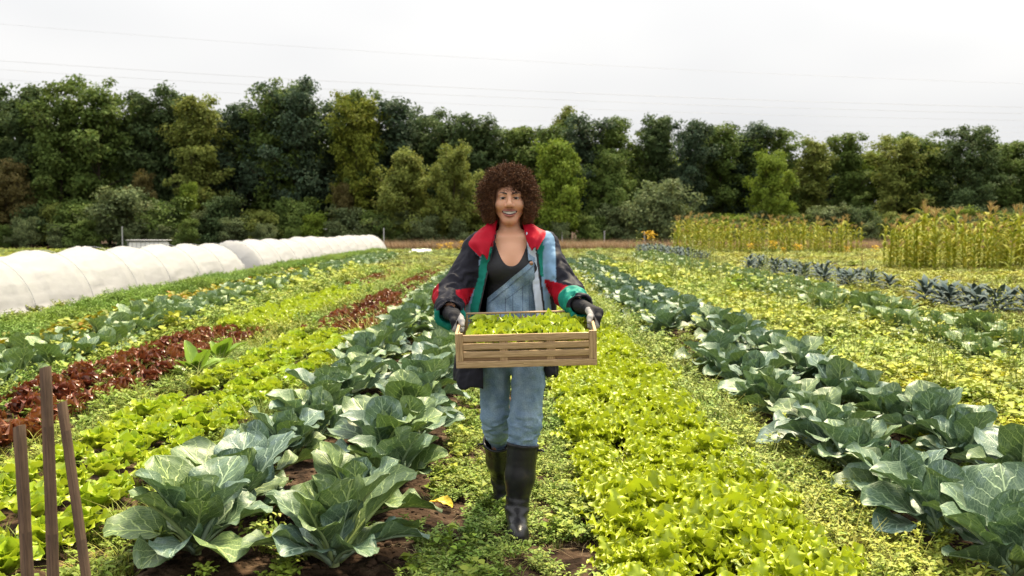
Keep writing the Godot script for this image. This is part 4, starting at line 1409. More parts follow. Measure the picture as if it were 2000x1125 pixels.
func build_crate() -> void:
	rng.seed = 101
	var wm := StandardMaterial3D.new()
	wm.albedo_texture = wood_texture(51, Color(0.24, 0.15, 0.072), Color(0.60, 0.425, 0.24))
	wm.uv1_scale = Vector3(2.2, 7.0, 1)
	wm.roughness = 0.5
	wm.metallic_specular = 0.4
	wm.normal_enabled = true
	var hm := Image.create(256, 256, false, Image.FORMAT_RGB8)
	var g := fnl(52, 0.02, 3)
	for y in 256:
		for x in 256:
			var v := 0.5 + 0.5 * g.get_noise_2d(x * 0.4, y * 6.0)
			hm.set_pixel(x, y, Color(v, v, v))
	hm.bump_map_to_normal_map(4.0)
	wm.normal_texture = ImageTexture.create_from_image(hm)
	wm.normal_scale = 0.7
	var plain_m := paint(0.34, 0.225, 0.12, 0.5)
	var o := Node3D.new()
	o.name = numbered("crate")
	add_child(o)
	o.transform = crate_basis()
	tag(o, "light brown slatted crate full of lettuce held by the woman", "crate")
	var W := 0.60
	var D := 0.40
	var H := 0.152
	var box := func(called: String, c: Vector3, s: Vector3, m: Material, bev := 0.0015) -> void:
		var mb := MB.new()
		var uvoff := Vector2(rf(0, 1), rf(0, 1))
		bbox(mb, Transform3D(Basis.IDENTITY, c), s, bev)
		for k in mb.u.size(): mb.u[k] += uvoff
		part(called, mb.mesh(m), o)
	for z in [1.0, -1.0]:
		var zz: float = z * (D * 0.5 - 0.006)
		if z > 0:
			box.call("bottom_board", Vector3(0, 0.014, zz + 0.001), Vector3(W, 0.028, 0.014), wm)
			for e in [[0.057, 0.027], [0.0925, 0.026], [0.1285, 0.030]]:
				box.call("slat", Vector3(0, e[0], zz), Vector3(W - 0.066, e[1], 0.010), wm)
			for x in [-0.095, 0.105]:
				box.call("batten", Vector3(x, 0.078, zz - 0.004), Vector3(0.036, 0.1, 0.010), wm)
			box.call("back_strip", Vector3(0, 0.036, zz - 0.009), Vector3(W - 0.07, 0.014, 0.006), plain_m)
		for x in [-1.0, 1.0]:
			box.call("corner_post", Vector3(x * (W * 0.5 - 0.008), 0.028 + (H - 0.028) * 0.5, zz + 0.001), Vector3(0.016, H - 0.029, 0.0135), wm)
			box.call("inner_post", Vector3(x * (W * 0.5 - 0.0245), 0.028 + (H - 0.028) * 0.5, zz + 0.0005), Vector3(0.016, H - 0.029, 0.012), wm)
	# lattice back wall
	var zb := -D * 0.5 + 0.006
	box.call("back_rail", Vector3(0, H - 0.004, zb), Vector3(W - 0.034, 0.008, 0.014), plain_m)
	box.call("back_rail", Vector3(0, H - 0.028, zb), Vector3(W - 0.034, 0.004, 0.010), plain_m)
	box.call("back_rail", Vector3(0, 0.014, zb), Vector3(W, 0.028, 0.012), plain_m)
	for k in 23: box.call("lattice_bar", Vector3(-W * 0.5 + 0.045 + k * (W - 0.09) / 22.0, 0.088, zb + 0.0005), Vector3(0.004, 0.118, 0.009), plain_m)
	for k in 3: box.call("lattice_rail", Vector3(0, 0.05 + k * 0.028, zb), Vector3(W - 0.06, 0.004, 0.008), plain_m)
	# side walls with a grip rail
	for s in [-1.0, 1.0]:
		var xx: float = s * (W * 0.5 - 0.006)
		box.call("side_rail", Vector3(xx, H - 0.007, 0), Vector3(0.013, 0.014, D - 0.028), wm)
		box.call("side_board", Vector3(xx, 0.014, 0), Vector3(0.012, 0.028, D - 0.028), wm)
		for e in [[0.057, 0.026], [0.0905, 0.024]]:
			box.call("side_slat", Vector3(xx, e[0], 0), Vector3(0.010, e[1], D - 0.03), wm)
		for z in [-0.12, 0.12]:
			box.call("side_batten", Vector3(xx - s * 0.006, 0.08, z), Vector3(0.008, 0.115, 0.03), wm)
	for k in 6: box.call("floor_slat", Vector3(0, 0.005, -D * 0.5 + 0.045 + k * 0.062), Vector3(W - 0.03, 0.006, 0.05), plain_m)
	# lettuce packed into it
	var xf := crate_basis()
	for i in 5:
		for j in 3:
			var q := Vector3(-0.2 + i * 0.100 + rf(-0.015, 0.015), 0.062 + rf(0, 0.012), -0.1 + j * 0.1 + rf(-0.01, 0.01))
			var hd: Mesh = M.frilly_heads[(i + j) % 3] if (i * 3 + j) % 4 else M.green_heads[(i + j) % 4]
			single("picked_lettuce", hd, xf * Transform3D(yaw(rf(0, TAU)).scaled(Vector3(0.5, 0.5, 0.5)), q), "fresh green lettuce in the crate, %s row, %s from the left" % [["back", "middle", "front"][j], ordn(i + 1)], "lettuce", "lettuces in the crate", M.lett)
# ---- the woman: fields of tapered bones, meshed as surface nets
class Field:
	var a := PackedVector3Array()
	var ab := PackedVector3Array()
	var il := PackedFloat32Array()
	var ra := PackedFloat32Array()
	var rb := PackedFloat32Array()
	var fz := PackedFloat32Array()
	var k := 0.03
	func bone(p: Vector3, q: Vector3, r0: float, r1: float, flat := 1.0) -> void:
		a.push_back(p)
		ab.push_back(q - p)
		il.push_back(1.0 / maxf((q - p).length_squared(), 1e-9))
		ra.push_back(r0)
		rb.push_back(r1)
		fz.push_back(1.0 / flat)
	func ev(p: Vector3) -> float:
		var d := 9.0
		for i in a.size():
			var w := p - a[i]
			var s := ab[i]
			var t := clampf(w.dot(s) * il[i], 0.0, 1.0)
			var e := w - s * t
			var f := fz[i]
			var dd: float
			if f == 1.0:
				dd = e.length() - lerpf(ra[i], rb[i], t)
			else:
				e.z *= f
				dd = (e.length() - lerpf(ra[i], rb[i], t)) / sqrt(f)
			var h := k - absf(d - dd)
			d = minf(d, dd)
			if h > 0.0: d -= h * h * 0.25 / k
		return d

func smin(a: float, b: float, k: float) -> float:
	var h := maxf(k - absf(a - b), 0.0)
	return minf(a, b) - h * h * 0.25 / k

func smax(a: float, b: float, k: float) -> float:
	return -smin(-a, -b, k)

func ell(p: Vector3, c: Vector3, r: Vector3) -> float:
	var q := (p - c) / r
	var l := q.length()
	var g := (q / r).length()
	return l * (l - 1.0) / maxf(g, 1e-6)

func cap(p: Vector3, a: Vector3, b: Vector3, r0: float, r1: float) -> float:
	var s := b - a
	var t := clampf((p - a).dot(s) / maxf(s.length_squared(), 1e-9), 0.0, 1.0)
	return (p - a - s * t).length() - lerpf(r0, r1, t)

func nets(mb: MB, f: Callable, lo: Vector3, hi: Vector3, h: float, colf: Callable, slack := 0.0) -> void:
	var B := 4
	var nb := Vector3i(((hi - lo) / (h * B)).ceil())
	var nx := nb.x * B + 1
	var ny := nb.y * B + 1
	var nz := nb.z * B + 1
	var val := PackedFloat32Array()
	val.resize(nx * ny * nz)
	val.fill(1e9)
	var cellv := PackedInt32Array()
	cellv.resize(nx * ny * nz)
	cellv.fill(-1)
	var lim := h * B * 0.92 + slack
	var blocks := []
	for bz in nb.z:
		for by in nb.y:
			for bx in nb.x:
				var c := lo + Vector3(bx + 0.5, by + 0.5, bz + 0.5) * (h * B)
				if absf(f.call(c)) < lim: blocks.push_back(Vector3i(bx, by, bz) * B)
	for b in blocks:
		for z in range(b.z, b.z + B + 1):
			for y in range(b.y, b.y + B + 1):
				var row: int = (z * ny + y) * nx
				for x in range(b.x, b.x + B + 1):
					if val[row + x] > 1e8: val[row + x] = f.call(lo + Vector3(x, y, z) * h)
	var sy := nx
	var sz := nx * ny
	var off := [0, 1, sy, sy + 1, sz, sz + 1, sz + sy, sz + sy + 1]
	var cells := []
	for b in blocks:
		for z in range(b.z, b.z + B):
			for y in range(b.y, b.y + B):
				for x in range(b.x, b.x + B):
					var i: int = z * sz + y * sy + x
					var inside := 0
					var vv := PackedFloat32Array()
					for o in off:
						var q := val[i + o]
						vv.push_back(q)
						if q < 0.0: inside += 1
					if inside == 0 or inside == 8: continue
					var sum := Vector3.ZERO
					var n := 0
					for e in [[0, 1], [2, 3], [4, 5], [6, 7], [0, 2], [1, 3], [4, 6], [5, 7], [0, 4], [1, 5], [2, 6], [3, 7]]:
						var v0 := vv[e[0]]
						var v1 := vv[e[1]]
						if (v0 < 0.0) == (v1 < 0.0): continue
						var t := v0 / (v0 - v1)
						var p0 := Vector3(e[0] & 1, (e[0] >> 1) & 1, e[0] >> 2)
						var p1 := Vector3(e[1] & 1, (e[1] >> 1) & 1, e[1] >> 2)
						sum += p0.lerp(p1, t)
						n += 1
					var p := lo + (Vector3(x, y, z) + sum / n) * h
					cellv[i] = mb.p(p, colf.call(p), Vector2(p.x, p.y))
					cells.push_back(i)
	for i in cells:
		var v0: bool = val[i] < 0.0
		for ax in 3:
			var s: int = [1, sy, sz][ax]
			var u: int = [sy, sz, 1][ax]
			var w: int = [sz, 1, sy][ax]
			if val[i + s] > 1e8: continue
			var v1: bool = val[i + s] < 0.0
			if v0 == v1: continue
			if i - u - w < 0: continue
			var c0 := cellv[i]
			var c1 := cellv[i - u]
			var c2 := cellv[i - u - w]
			var c3 := cellv[i - w]
			if c0 < 0 or c1 < 0 or c2 < 0 or c3 < 0: continue
			if v0: mb.q(c0, c3, c2, c1)
			else: mb.q(c0, c1, c2, c3)

# a sheet of cloth with thickness, from a grid of points
func sheet(mb: MB, rows: Array, th: float, col := Color(1, 1, 1)) -> void:
	var m: int = rows.size()
	var n: int = rows[0].size()
	var f := mb.v.size()
	for side in 2:
		for i in m:
			for j in n:
				var p: Vector3 = rows[i][j]
				var du: Vector3 = rows[mini(i + 1, m - 1)][j] - rows[maxi(i - 1, 0)][j]
				var dv: Vector3 = rows[i][mini(j + 1, n - 1)] - rows[i][maxi(j - 1, 0)]
				var nn := du.cross(dv).normalized()
				mb.p(p + nn * (th * (0.5 - side)), col, Vector2(p.x, p.y))
	for i in m - 1:
		for j in n - 1:
			var a := f + i * n + j
			mb.q(a, a + 1, a + n + 1, a + n)
			var b := a + m * n
			mb.q(b, b + n, b + n + 1, b + 1)
	for i in m - 1:
		for j in [0, n - 1]:
			var a: int = f + i * n + j
			mb.q(a, a + n, a + n + m * n, a + m * n)
	for j in n - 1:
		for i in [0, m - 1]:
			var a: int = f + i * n + j
			mb.q(a, a + 1, a + 1 + m * n, a + m * n)

func patch(c: Array, n: int, m: int, fn: Callable) -> Array:
	# bilinear quad c = [top left, top right, bottom left, bottom right] through fn
	var rows := []
	for i in m:
		var r := []
		for j in n:
			var v := i / float(m - 1)
			var u := j / float(n - 1)
			var p: Vector2 = (c[0] as Vector2).lerp(c[1], u).lerp((c[2] as Vector2).lerp(c[3], u), v)
			r.push_back(fn.call(p))
		rows.push_back(r)
	return rows

const HC := Vector3(-0.012, 1.587, 0.015)   # centre of the head

func head_field(pw: Vector3) -> float:
	var p := pw - HC
	var sx := absf(p.x)
	var m := Vector3(sx, p.y, p.z)
	var d := ell(p, Vector3(0, 0.045, -0.03), Vector3(0.073, 0.085, 0.094))
	d = smin(d, ell(p, Vector3(0, -0.016, 0.008), Vector3(0.068, 0.080, 0.074)), 0.03)
	d = smin(d, ell(p, Vector3(0, -0.102, 0.050), Vector3(0.021, 0.017, 0.024)), 0.045)
	d = smin(d, cap(m, Vector3(0.053, -0.040, -0.008), Vector3(0.016, -0.100, 0.044), 0.017, 0.013), 0.035)
	d = smin(d, ell(m, Vector3(0.043, -0.028, 0.050), Vector3(0.024, 0.020, 0.023)), 0.025)
	d = smin(d, cap(m, Vector3(0.008, 0.026, 0.078), Vector3(0.046, 0.026, 0.060), 0.009, 0.008), 0.02)
	# eye sockets
	d = smax(d, -ell(m, Vector3(0.0315, 0.006, 0.089), Vector3(0.019, 0.0125, 0.014)), 0.012)
	# nose
	d = smin(d, cap(p, Vector3(0, 0.016, 0.078), Vector3(0, -0.022, 0.098), 0.0075, 0.0105), 0.014)
	d = smin(d, (p - Vector3(0, -0.028, 0.0985)).length() - 0.0125, 0.01)
	d = smin(d, ell(m, Vector3(0.0135, -0.032, 0.087), Vector3(0.0095, 0.0080, 0.010)), 0.009)
	d = smax(d, -((m - Vector3(0.0075, -0.041, 0.094)).length() - 0.004), 0.003)
	# lids around the eyeballs
	var lid := (m - Vector3(0.0310, 0.005, 0.0635)).length() - 0.0148
	var ey := p.y - 0.0045 + 22.0 * (sx - 0.031) * (sx - 0.031)
	lid = smax(lid, -maxf(absf(ey) - 0.0050, absf(sx - 0.031) - 0.0130), 0.002)
	lid = maxf(lid, absf(p.y - 0.005) - 0.0115)
	d = smin(d, lid, 0.004)
	# mouth: lips round an open smile
	var yc := -0.0665 + 6.5 * sx * sx
	var q := clampf(1.0 - (sx / 0.0355) * (sx / 0.0355), 0.0, 1.0)
	var hh := 0.0082 * sqrt(q)
	var zl := 0.0835 - 8.0 * sx * sx
	var up := Vector2(p.y - (yc + hh + 0.0025), p.z - zl).length() - (0.0020 + 0.0024 * q)
	var dn := Vector2(p.y - (yc - hh - 0.0038), p.z - zl + 0.001).length() - (0.0020 + 0.0045 * q)
	up = maxf(up, sx - 0.0375)
	dn = maxf(dn, sx - 0.0375)
	d = smin(d, minf(up, dn), 0.006)
	var cut := maxf(maxf(absf(p.y - yc) - hh, sx - 0.035), 0.052 - p.z)
	d = smax(d, -cut, 0.002)
	return d

func face_colour(pw: Vector3) -> Color:
	var p := pw - HC
	var sx := absf(p.x)
	var skin := Color(0.61, 0.325, 0.202)
	if p.z < 0.02: return skin
	var yc := -0.0665 + 6.5 * sx * sx
	var q := clampf(1.0 - (sx / 0.0355) * (sx / 0.0355), 0.0, 1.0)
	var hh := 0.0082 * sqrt(q)
	if sx < 0.036 and absf(p.y - yc) < hh + (0.0075 if p.y > yc else 0.0098) * sqrt(q) + 0.0008:
		if p.z < 0.0735 - 8.0 * sx * sx and absf(p.y - yc) < hh + 0.001: return Color(0.09, 0.02, 0.018)
		return Color(0.34, 0.115, 0.092)
	# brows
	var by := 0.0235 + 0.0075 * sin((sx - 0.010) / 0.040 * 2.3)
	var bw := 0.0038 * (1.0 - 0.65 * clampf((sx - 0.03) / 0.022, 0.0, 1.0))
	if sx > 0.011 and sx < 0.052 and absf(p.y - by) < bw: return Color(0.030, 0.016, 0.011)
	# lash lines
	var ey := p.y - 0.0045 + 22.0 * (sx - 0.031) * (sx - 0.031)
	if absf(sx - 0.031) < 0.0155 and p.z > 0.058:
		if ey > 0.0034 and ey < 0.0076: return Color(0.025, 0.014, 0.010)
		if ey < -0.0026 and ey > -0.0046: return Color(0.16, 0.075, 0.045)
	if (Vector3(sx, p.y, p.z) - Vector3(0.0075, -0.041, 0.092)).length() < 0.0048: return Color(0.10, 0.04, 0.025)
	return skin

func build_person() -> void:
	rng.seed = 202
	var o := thing("person", Vector3(0, 0, -4.85), "woman in overalls, colour-block jacket and black boots carrying a crate", "person")
	var skin := leafy(0.46, 0.45, 0.0)
	skin.subsurf_scatter_enabled = true
	skin.subsurf_scatter_strength = 0.08
	var wr := fnl(300, 1.0, 2)
	# joints
	var sr := Vector3(-0.160, 1.352, -0.01)
	var er := Vector3(-0.298, 1.118, 0.10)
	var hr := Vector3(-0.283, 1.062, 0.325)
	var sl := Vector3(0.150, 1.368, -0.01)
	var el := Vector3(0.272, 1.135, 0.11)
	var hl := Vector3(0.312, 1.096, 0.335)
	var hipR := Vector3(-0.085, 0.90, -0.01)
	var kneR := Vector3(-0.078, 0.50, -0.01)
	var ankR := Vector3(-0.052, 0.135, -0.30)
	var hipL := Vector3(0.085, 0.90, 0.01)
	var kneL := Vector3(0.060, 0.50, 0.16)
	var ankL := Vector3(0.022, 0.105, 0.175)
	# skin: torso, neck, arms and legs in one field
	var body := Field.new()
	body.bone(Vector3(0, 0.94, 0), Vector3(0, 1.08, 0), 0.135, 0.112, 0.72)
	body.bone(Vector3(0, 1.08, 0), Vector3(0, 1.28, 0), 0.112, 0.135, 0.74)
	body.bone(Vector3(-0.075, 1.36, -0.012), Vector3(0.075, 1.36, -0.012), 0.062, 0.062, 0.9)
	body.bone(Vector3(-0.011, 1.40, -0.015), Vector3(-0.012, 1.54, -0.012), 0.054, 0.048)
	body.bone(sr, er, 0.05, 0.04)
	body.bone(er, hr, 0.038, 0.028)
	body.bone(sl, el, 0.05, 0.04)
	body.bone(el, hl, 0.038, 0.028)
	body.bone(Vector3(-0.06, 1.385, -0.01), sr, 0.045, 0.05)
	body.bone(Vector3(0.06, 1.39, -0.01), sl, 0.045, 0.05)
	body.bone(hipR, kneR, 0.078, 0.052)
	body.bone(kneR, ankR, 0.042, 0.034)
	body.bone(hipL, kneL, 0.078, 0.052)
	body.bone(kneL, ankL, 0.042, 0.034)
	# collar bones and bust
	body.bone(Vector3(0.012, 1.405, 0.045), Vector3(0.12, 1.41, 0.03), 0.012, 0.012)
	body.bone(Vector3(-0.03, 1.405, 0.045), Vector3(-0.12, 1.40, 0.03), 0.012, 0.012)
	body.bone(Vector3(-0.068, 1.255, 0.065), Vector3(-0.068, 1.26, 0.062), 0.058, 0.058)
	body.bone(Vector3(0.064, 1.255, 0.065), Vector3(0.064, 1.26, 0.062), 0.058, 0.058)
	var mb := MB.new()
	var tone := func(_p: Vector3) -> Color: return Color(0.61, 0.325, 0.202)
	nets(mb, func(p: Vector3) -> float: return maxf(body.ev(p), p.y - 1.478), Vector3(-0.38, 0.06, -0.36), Vector3(0.38, 1.5, 0.40), 0.013, tone)
	# head and throat on a fine grid, blended into the neck
	nets(mb, func(p: Vector3) -> float: return smin(head_field(p), cap(p, Vector3(-0.011, 1.42, -0.015), Vector3(-0.012, 1.56, -0.012), 0.053, 0.047), 0.022), HC + Vector3(-0.1, -0.14, -0.15), HC + Vector3(0.1, 0.15, 0.13), 0.0026, face_colour, 0.004)
	part("body", mb.mesh(skin), o)
	# eyes and teeth
	var em := leafy(0.12, 0.5, 0.0)
	for s in [-1.0, 1.0]:
		var e := MB.new()
		var c := HC + Vector3(s * 0.0310, 0.005, 0.0635)
		var prev := -1
		for i in 17:
			var th := PI * i / 16.0
			var f := e.v.size()
			for k in 18:
				var a := TAU * k / 18.0
				var q := Vector3(sin(th) * cos(a), sin(th) * sin(a), cos(th)) * 0.0136
				var col := Color(0.62, 0.58, 0.54)
				if th < 0.30: col = Color(0.008, 0.006, 0.005)
				elif th < 0.66: col = Color(0.045, 0.022, 0.012)
				e.p(c + q, col)
			if prev >= 0:
				for k in 18: e.q(prev + k, prev + (k + 1) % 18, f + (k + 1) % 18, f + k)
			prev = f
		part("eye", e.mesh(em), o)
	var tm := MB.new()
	for k in 10:
		var x := (k - 4.5) * 0.0060
		var w := 0.0062 if absf(k - 4.5) < 1.0 else 0.0055
		var hgt := 0.0150 - 0.0013 * absf(k - 4.5)
		var z := 0.0795 - 11.0 * x * x
		bbox(tm, Transform3D(yaw(-x * 22.0 * -1.0), HC + Vector3(x, -0.0645 + 6.5 * x * x, z - 0.002)), Vector3(w, hgt, 0.006), 0.0016)
	part("teeth", tm.mesh(paint(0.72, 0.68, 0.6, 0.25)), o)

	# black ribbed top
	var top := Field.new()
	top.bone(Vector3(0, 0.98, 0), Vector3(0, 1.08, 0), 0.136, 0.119, 0.74)
	top.bone(Vector3(0, 1.08, 0), Vector3(0, 1.28, 0), 0.119, 0.142, 0.76)
	top.bone(Vector3(-0.08, 1.355, -0.012), Vector3(0.08, 1.355, -0.012), 0.070, 0.070, 0.9)
	top.bone(Vector3(-0.068, 1.255, 0.065), Vector3(-0.068, 1.26, 0.062), 0.065, 0.065)
	top.bone(Vector3(0.064, 1.255, 0.065), Vector3(0.064, 1.26, 0.062), 0.065, 0.065)
	top.bone(Vector3(-0.06, 1.385, -0.01), sr, 0.052, 0.056)
	top.bone(Vector3(0.06, 1.39, -0.01), sl, 0.052, 0.056)
	var topd := func(p: Vector3) -> float:
		var d := top.ev(p)
		d += 0.0012 * sin(p.x * 560.0)
		var neck := 1.268 + 0.105 * pow(absf(p.x + 0.003) / 0.074, 2.4)
		if p.z > -0.02: d = smax(d, (p.y - neck) * 0.55, 0.006)
		else: d = maxf(d, p.y - 1.40)
		return maxf(d, maxf(0.95 - p.y, absf(p.x) - 0.18))
	mb = MB.new()
	nets(mb, topd, Vector3(-0.19, 0.94, -0.16), Vector3(0.19, 1.46, 0.18), 0.0062, func(_p: Vector3) -> Color: return Color(1, 1, 1), 0.006)
	part("top", mb.mesh(paint(0.011, 0.012, 0.015, 0.75)), o)

	# jeans
	var jean := Field.new()
	jean.k = 0.022
	jean.bone(Vector3(0, 0.99, 0), Vector3(0, 0.90, 0), 0.138, 0.152, 0.8)
	jean.bone(hipR + Vector3(-0.005, -0.02, 0), kneR + Vector3(-0.004, 0.03, 0.02), 0.086, 0.066)
	jean.bone(kneR + Vector3(-0.004, 0.03, 0.02), kneR.lerp(ankR, 0.13) + Vector3(0, 0, 0.01), 0.066, 0.062)
	jean.bone(kneR.lerp(ankR, 0.13) + Vector3(0, 0, 0.01), kneR.lerp(ankR, 0.36), 0.060, 0.040)
	jean.bone(hipL + Vector3(0.005, -0.02, 0), kneL + Vector3(0.003, 0.02, 0.0), 0.089, 0.070)
	jean.bone(kneL + Vector3(0.003, 0.02, 0.0), kneL.lerp(ankL, 0.13), 0.070, 0.064)
	jean.bone(kneL.lerp(ankL, 0.13), kneL.lerp(ankL, 0.36), 0.060, 0.040)
	var jf := func(p: Vector3) -> float:
		var d := jean.ev(p)
		if d > 0.06: return d
		var low := smoothstep(0.66, 0.44, p.y)
		var n := wr.get_noise_3d(p.x * 7.0, p.y * 15.0, p.z * 7.0)
		d -= (1.0 - absf(n) * 2.2) * (0.004 + 0.008 * low * smoothstep(0.38, 0.46, p.y))
		d -= 0.005 * low * smoothstep(0.40, 0.46, p.y) * sin(p.y * 120.0 + n * 7.0 + p.x * 30.0)
		d -= wr.get_noise_3d(p.x * 16.0 + 50.0, p.y * 9.0, p.z * 16.0) * 0.008
		return maxf(d, p.y - 1.02)
	mb = MB.new()
	nets(mb, jf, Vector3(-0.24, 0.33, -0.24), Vector3(0.24, 1.04, 0.30), 0.0075, func(_p: Vector3) -> Color: return Color(1, 1, 1), 0.012)
	var denim := StandardMaterial3D.new()
	denim.albedo_texture = noise_tex(301, 0.008, 512, [Color(0.17, 0.26, 0.37), Color(0.235, 0.34, 0.455), Color(0.32, 0.43, 0.535)], [0.2, 0.5, 0.85])
	denim.detail_enabled = true
	denim.detail_blend_mode = BaseMaterial3D.BLEND_MODE_MUL
	denim.detail_albedo = noise_tex(302, 0.09, 512, [Color(0.7, 0.72, 0.75), Color(1, 1, 1)], [0.3, 0.7])
	denim.normal_enabled = true
	denim.normal_texture = noise_normal(303, 0.12, 512, 3.0)
	denim.uv1_triplanar = true
	denim.uv1_scale = Vector3(3.2, 2.2, 3.2)
	denim.roughness = 0.85
	denim.metallic_specular = 0.25
	part("jeans", mb.mesh(denim), o)
	# bib of the overalls, hanging from one strap
	var front := func(q: Vector2, off: float) -> Vector3:
		var p := Vector3(q.x, q.y, 0.30)
		for k in 40:
			var d: float = minf(top.ev(p), jean.ev(p))
			if d < off: break
			p.z -= maxf((d - off) * 0.8, 0.001)
		return p
	var bibp := MB.new()
	var lift := func(q: Vector2) -> Vector3:
		var p: Vector3 = front.call(q, 0.010)
		p.z += 0.006 * sin(q.x * 45.0 + q.y * 30.0) + 0.008 * wr.get_noise_2d(q.x * 12.0, q.y * 9.0)
		return p
	sheet(bibp, patch([Vector2(-0.118, 1.112), Vector2(0.102, 1.300), Vector2(-0.135, 0.93), Vector2(0.125, 0.93)], 26, 30, lift), 0.004)
	var bib := part("bib", bibp.mesh(denim), o)
	var dark_denim := denim.duplicate()
	dark_denim.albedo_color = Color(0.72, 0.76, 0.82).linear_to_srgb()
	var hem := MB.new()
	var lift2 := func(q: Vector2) -> Vector3: return (lift.call(q) as Vector3) + Vector3(0, 0, 0.004)
	sheet(hem, patch([Vector2(-0.119, 1.113), Vector2(0.103, 1.302), Vector2(-0.112, 1.088), Vector2(0.106, 1.272)], 26, 4, lift2), 0.003)
	part("hem", hem.mesh(denim), bib)
	var pk := MB.new()
	sheet(pk, patch([Vector2(-0.035, 1.118), Vector2(0.085, 1.205), Vector2(-0.035, 1.0), Vector2(0.088, 1.0)], 16, 16, func(q: Vector2) -> Vector3: return (lift.call(q) as Vector3) + Vector3(0, 0, 0.0035)), 0.003)
	part("pocket", pk.mesh(denim), bib)
	var thread := paint(0.07, 0.11, 0.18, 0.8)
	for e in [[Vector2(-0.031, 1.116), Vector2(-0.031, 1.0)], [Vector2(0.081, 1.198), Vector2(0.084, 1.0)], [Vector2(-0.031, 1.108), Vector2(0.081, 1.19)], [Vector2(0.05, 1.175), Vector2(0.052, 1.0)], [Vector2(0.004, 1.14), Vector2(0.004, 1.0)], [Vector2(-0.112, 1.09), Vector2(0.105, 1.275)]]:
		var pts := PackedVector3Array()
		var rr := PackedFloat32Array()
		for k in 14:
			var q: Vector2 = (e[0] as Vector2).lerp(e[1], k / 13.0)
			pts.push_back((lift.call(q) as Vector3) + Vector3(0, 0, 0.0055))
			rr.push_back(0.0012)
		var t := MB.new()
		tube(t, pts, rr, 4)
		part("seam", t.mesh(thread), bib)
	var st := MB.new()
	sheet(st, patch([Vector2(0.066, 1.44), Vector2(0.100, 1.44), Vector2(0.078, 1.296), Vector2(0.110, 1.296)], 5, 16, func(q: Vector2) -> Vector3: return (front.call(q, 0.008) as Vector3)), 0.004)
	part("strap", st.mesh(denim), o)
	var bt := MB.new()
	var bq: Vector3 = (lift.call(Vector2(0.092, 1.283)) as Vector3) + Vector3(0, 0, 0.006)
	tube(bt, PackedVector3Array([bq, bq + Vector3(0, 0, 0.004), bq + Vector3(0, 0, 0.006)]), PackedFloat32Array([0.010, 0.010, 0.006]), 14)
	var copper := paint(0.42, 0.25, 0.17, 0.35)
	copper.metallic = 0.8
	part("button", bt.mesh(copper), o)

	# jacket
	var jk := Field.new()
	jk.k = 0.05
	jk.bone(Vector3(-0.075, 0.70, 0.0), Vector3(-0.05, 1.30, -0.015), 0.205, 0.150, 0.80)
	jk.bone(Vector3(0.035, 0.74, 0.0), Vector3(0.05, 1.30, -0.015), 0.180, 0.145, 0.80)
	var shd := Field.new()
	shd.k = 0.05
	shd.bone(Vector3(-0.07, 1.362, -0.015), sr, 0.076, 0.066)
	shd.bone(Vector3(0.07, 1.372, -0.015), sl, 0.074, 0.064)
	var slv := Field.new()
	slv.k = 0.03
	slv.bone(sr, er, 0.064, 0.070)
	slv.bone(er, hr + Vector3(0.0, -0.012, 0), 0.071, 0.066)
	slv.bone(sl, el, 0.062, 0.066)
	slv.bone(el, hl + Vector3(0.0, -0.008, 0), 0.066, 0.058)
	var ur := (hr - er).normalized()
	var ul := (hl - el).normalized()
	var jfn := func(p: Vector3) -> float:
		var n := wr.get_noise_3d(p.x * 9.0, p.y * 4.0, p.z * 9.0)
		var n2 := wr.get_noise_3d(p.x * 5.0 + p.y * 9.0 + 30.0, p.y * 17.0 - p.x * 9.0, p.z * 12.0)
		var fold := (0.4 - sqrt(n * n + 0.015)) * 0.018 + (0.3 - sqrt(n2 * n2 + 0.02)) * 0.008
		var a := slv.ev(p)
		# rings of creases at the elbows and above the cuffs
		if a < 0.05:
			var tr := (p - er).dot(ur)
			var tl := (p - el).dot(ul)
			if p.x < 0: a -= 0.005 * sin((tr - 0.3 * p.y + 0.2 * p.x) * 85.0 + n * 9.0) * smoothstep(-0.12, 0.0, tr)
			else: a -= 0.005 * sin((tl - 0.3 * p.y - 0.2 * p.x) * 85.0 + n * 9.0) * smoothstep(-0.12, 0.0, tl)
			# hollow, cut-off cuffs
			if p.x < 0:
				a = maxf(a, (p - hr).dot(ur) - 0.006)
				a = maxf(a, -(cap(p, hr - ur * 0.035, hr + ur * 0.1, 0.052, 0.058)))
			else:
				a = maxf(a, (p - hl).dot(ul) - 0.006)
				a = maxf(a, -(cap(p, hl - ul * 0.035, hl + ul * 0.1, 0.044, 0.050)))
		var tr2 := smin(jk.ev(p), shd.ev(p), 0.06) - fold
		var shell := absf(tr2) - 0.0085
		if p.z > -0.02:
			var t := clampf((1.42 - p.y) / 0.36, 0.0, 1.0)
			var t2 := clampf((1.06 - p.y) / 0.34, 0.0, 1.0)
			var xl := lerpf(lerpf(-0.072, -0.152, t), -0.135, t2)
			var xr := lerpf(lerpf(0.066, 0.112, t), 0.165, t2)
			shell = smax(shell, minf(p.x - xl, xr - p.x), 0.008)
		shell = maxf(shell, p.y - 1.435)
		var hemy := 0.690 + 0.055 * smoothstep(-0.05, 0.15, p.x) + 0.05 * n
		shell = maxf(shell, hemy - p.y)
		# neck hole
		shell = maxf(shell, -(Vector2(p.x + 0.011, p.z + 0.012).length() - 0.078 + maxf(0.0, (1.40 - p.y)) * 3.0))
		return smin(shell, a - fold * 0.8, 0.02)
	var navy := Color(0.016, 0.018, 0.026)
	var teal := Color(0.012, 0.20, 0.155)
	var redc := Color(0.34, 0.006, 0.018)
	var sky := Color(0.20, 0.34, 0.50)
	var pale := Color(0.50, 0.57, 0.68)
